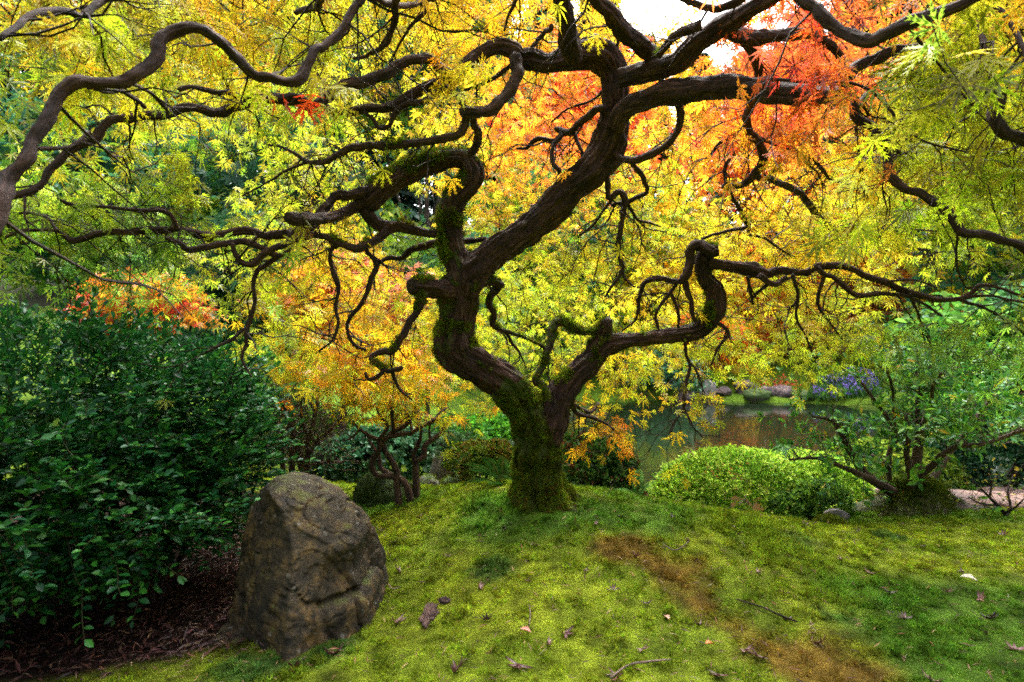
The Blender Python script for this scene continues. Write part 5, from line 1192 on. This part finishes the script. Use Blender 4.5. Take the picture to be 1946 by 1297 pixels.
# ------------------------------------------------------------------ moss cover, litter, fallen leaves
def moss_points(n):
    d = 1.15 + (4.3 - 1.15) * rng.random(n) ** 1.35
    px = rng.uniform(-120, 2080, n); x = (px - CX) / F * d
    return x, d
x, y = moss_points(135000)
keep = (pond_d(x, y) > .05) & (path_mask(x, y) < .5) & (rng.random(len(x)) > litter_mask(x, y) * 1.1)
x, y = x[keep], y[keep]; z = gz(x, y)
c = moss_color(x, y)
tall = np.zeros(len(x))
for s_, r_q in dark_spots: tall = np.maximum(tall, np.clip(1.2 - np.hypot(x - s_[0], y - s_[1]) / r_q, 0, 1))
mtuft = (np.array([(-.16, 0, 0), (.16, 0, 0), (.55, .35, .8), (0, -.16, 0), (0, .16, 0), (-.6, .25, .75), (.1, .1, 0), (-.12, .12, 0), (.1, -.65, .7), (-.12, -.1, 0), (.12, -.06, 0), (-.1, .55, .95)], float),
         np.array([(0, 1, 2), (3, 4, 5), (6, 7, 8), (9, 10, 11)], int))
n = len(x); a = rng.uniform(0, 6.283, n)
R = frames(np.column_stack([np.cos(a), np.sin(a), rng.normal(0, .15, n)]), np.column_stack([rng.normal(0, .28, n), rng.normal(0, .28, n), np.ones(n)]))
hgt = (.0075 + .0075 * np.clip(.5 + fbm(np.column_stack([x * 16, y * 16, 0 * x]), 55, 3), 0, 1)) * (1 + .8 * tall) * rng.uniform(.7, 1.3, n) * np.clip(y / 1.8, .85, 1.7)
mo = Bag(); mo.leaves(mtuft, np.column_stack([x, y, z - .004 + .012 * vnoise(np.column_stack([x * 24, y * 24, 0 * x]), 66)]), R, hgt, jitter(c * 1.25, .22))
tag(mo.build('moss', M_MOSSB, None), 'thick green moss carpet with brown patches over the mound', 'moss')

# reddish litter under the evergreen
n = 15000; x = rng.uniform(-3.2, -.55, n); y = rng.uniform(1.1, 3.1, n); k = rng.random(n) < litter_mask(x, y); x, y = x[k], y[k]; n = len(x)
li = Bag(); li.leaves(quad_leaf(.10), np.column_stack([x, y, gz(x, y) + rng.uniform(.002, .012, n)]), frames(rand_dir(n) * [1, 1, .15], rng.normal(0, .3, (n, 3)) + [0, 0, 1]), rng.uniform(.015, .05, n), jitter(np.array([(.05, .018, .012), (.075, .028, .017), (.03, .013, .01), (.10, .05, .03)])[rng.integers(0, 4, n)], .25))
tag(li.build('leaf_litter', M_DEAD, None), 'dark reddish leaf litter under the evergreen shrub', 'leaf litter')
# needles and crumbs strewn over the moss
n = 5200; x, y = moss_points(n); k = (path_mask(x, y) < .5) & (pond_d(x, y) > .1); x, y = x[k], y[k]; n = len(x)
li = Bag(); li.leaves(quad_leaf(.055), np.column_stack([x, y, gz(x, y) + .009]), frames(rand_dir(n) * [1, 1, .25], rng.normal(0, .4, (n, 3)) + [0, 0, 1]), rng.uniform(.008, .04, n), jitter(np.array([(.16, .06, .03), (.22, .11, .05), (.10, .04, .04), (.28, .18, .09)])[rng.integers(0, 4, n)], .25))
tag(li.build('needles', M_DEAD, None), 'scattered brown needles and leaf crumbs on the moss', 'leaf litter')

def curl_leaf(seed):
    r = np.random.default_rng(seed); V, T = [], []
    for a in (-85, -45, 0, 45, 90):
        a = math.radians(a + r.uniform(-12, 12)); L = r.uniform(.65, 1); d = np.array([math.sin(a), math.cos(a)]); nn = np.array([d[1], -d[0]]); b = len(V)
        cu = r.uniform(.2, .75)
        for s_ in np.linspace(0, 1, 5):
            w = .10 * math.sin(math.pi * min(1, s_ * .85 + .12)) ; p_ = d * L * s_ * (1 - .35 * cu * s_); zz = cu * s_ * s_ * .7 + .05
            V += [(*(p_ + nn * w), zz), (*p_, zz - .05), (*(p_ - nn * w), zz + .02)]
        for q in range(4):
            o_ = b + q * 3; T += [(o_, o_ + 1, o_ + 4), (o_, o_ + 4, o_ + 3), (o_ + 1, o_ + 2, o_ + 5), (o_ + 1, o_ + 5, o_ + 4)]
    return mesh_np('fallen_leaf', np.array(V), np.array(T), M_DEAD_O)
curls = [curl_leaf(k) for k in range(5)]; flat_me = mesh_np('fallen_leaf', oval_leaf(.35, .3)[0], oval_leaf(.35, .3)[1], M_DEAD_O)
FL = [(865,1285,.05),(985,1272,.05),(910,1118,.035),(925,1186,.035),(1040,1232,.03),(1075,1206,.04),(1165,1125,.03),(1210,1060,.035),(1230,1150,.03),(1130,1000,.03),(1180,985,.028),(1400,1008,.035),(1310,1030,.028),(1275,985,.03),(1440,1092,.03),(1530,1000,.035),(1545,1070,.03),(1650,1092,.032),(1690,1130,.04),(1600,1068,.03),(1700,1022,.03),(1905,1020,.045),(1860,1140,.04),(1880,1180,.045),(1770,1300,.04),(1830,1090,.03),(760,1090,.035),(740,1060,.035),(750,1035,.035),(752,1185,.045),(630,1250,.05),(725,1010,.03),(800,985,.028),(900,970,.025),(1415,1240,.035),(1440,1255,.045),(1365,1290,.035),(1560,1225,.035),(1495,1180,.035),(1380,960,.025),(1300,975,.025),(1750,1040,.03),(1800,1010,.03),(1630,1010,.028),(1560,1130,.03),(1330,1190,.03),(1110,1090,.028),(1010,1040,.028),(960,1010,.025),(850,1060,.028),(1490,1130,.03),(1720,1180,.035),(1930,1240,.04),(690,1130,.03),(1220,1240,.03),(1170,1290,.035),(560,1275,.04),(1590,990,.025),(1470,1010,.025),(1800,1130,.03)]
rf = np.random.default_rng(3)
for i_, (px, py, s) in enumerate(FL):
    h_ = hit(px, py); o = bpy.data.objects.new('fallen_leaf', curls[i_ % 5]); COL.objects.link(o)
    o.location = (h_[0], h_[1], gz1(h_[0], h_[1]) + .004); o.scale = (s, s, s); o.rotation_euler = (rf.normal(0, .25), rf.normal(0, .25), rf.uniform(0, 6.28))
    cc = [(.13, .045, .05), (.10, .035, .03), (.19, .075, .06), (.08, .04, .05), (.24, .13, .11)][i_ % 5]; o.color = (*cc, 1)
    tag(o, 'curled purple-brown dead maple leaf lying on the moss', 'leaf', 'dead leaves on the moss')
def flat_leaf(px, py, s, c, label, group=None, rz=0, up=.007):
    h_ = hit(px, py); o = bpy.data.objects.new('fallen_leaf', flat_me); COL.objects.link(o)
    o.location = (h_[0], h_[1], gz1(h_[0], h_[1]) + up); o.scale = (s, s, s); o.rotation_euler = (rf.normal(0, .15), rf.normal(0, .15), rz); o.color = (*c, 1); tag(o, label, 'leaf', group)
flat_leaf(1858, 1112, .05, (.62, .55, .42), 'pale cream oval fallen leaf on the moss near the rhododendron', None, .9, .012)
flat_leaf(1358, 1236, .035, (.55, .17, .05), 'small rounded orange-brown fallen leaf on the reddish moss streak', None, 2.0, .012)
flat_leaf(1010, 1214, .035, (.42, .10, .05), 'oval red-brown fallen leaf beside a dry twig on the moss', None, 1.4, .012)
flat_leaf(1272, 1186, .03, (.50, .25, .18), 'tan folded fallen leaf on the moss slope', None, .3, .012)
for k in range(34):
    x, y = rf.uniform(2.4, 4.1), 0; y = 3.75 + .1 * (x - 3) + rf.uniform(-.45, .4); o = bpy.data.objects.new('fallen_leaf', flat_me); COL.objects.link(o); s = rf.uniform(.05, .09)
    o.location = (x, y, gz1(x, y) + .034); o.scale = (s, s, s); o.rotation_euler = (rf.normal(0, .12), rf.normal(0, .12), rf.uniform(0, 6.28)); o.color = (*[(.75, .48, .03), (.70, .30, .03), (.60, .16, .03)][k % 3], 1)
    tag(o, 'yellow or orange fallen leaf lying on the stone path', 'leaf', 'fallen leaves on the path')

def stick(label, pts, mat=M_BARK2, name='twig'):
    q = np.array([[*hit(px, py), r] for px, py, r in pts]); q[:, 2] = gz(q[:, 0], q[:, 1]) + .010 + q[:, 3] * .5; q[:, 3] *= 1
    w = crom(q, .012); V, Q, T, gr, _ = tube(w[:, :3], w[:, 3], 6, .15, .1, 7)
    return tag(obj(name, mesh_np(name, V, [Q, T], mat, attrs={'gr': gr, 'moss': np.zeros(len(V))}, smooth=True)), label, 'twig')
M_PALE = bark_mat('dry twig', (.12, .09, .07), (.24, .19, .15), (.36, .3, .26), moss=False)
stick('long pale curved twig lying on the moss below the mound', [(1160, 1297, .003), (1195, 1278, .003), (1230, 1269, .003), (1275, 1265, .002)], M_PALE)
stick('thin dark twig lying along the reddish moss streak', [(1400, 1148, .002), (1450, 1162, .003), (1480, 1178, .003), (1515, 1190, .003)], M_TWIG)
stick('short pale forked twig standing in the moss', [(1005, 1195, .002), (1008, 1178, .002), (1006, 1160, .0015)], M_PALE)
stick('short bent twig with dried leaves on the moss', [(1260, 1042, .002), (1285, 1052, .0025), (1310, 1036, .002)], M_PALE)
stick('small broken twig beside the boulder on the moss', [(738, 1118, .0025), (748, 1128, .002), (760, 1122, .0015)], M_PALE)
mchip = rock_mat('rotten bark', (.03, .015, .015), (.085, .05, .048), (.15, .10, .095))
for px, py, r, lb_, sd__ in [(815, 1168, (.026, .062, .010), 'long strip of purplish rotten bark on the moss near the boulder', 41), (845, 1146, (.022, .018, .009), 'small chip of purplish bark at the end of the bark strip', 42)]:
    h_ = hit(px, py); rock('bark_piece', lb_, 'bark', (h_[0], h_[1], gz1(h_[0], h_[1]) + .006), r, sd__, mchip, 4, 7, .6, .15, -.5)
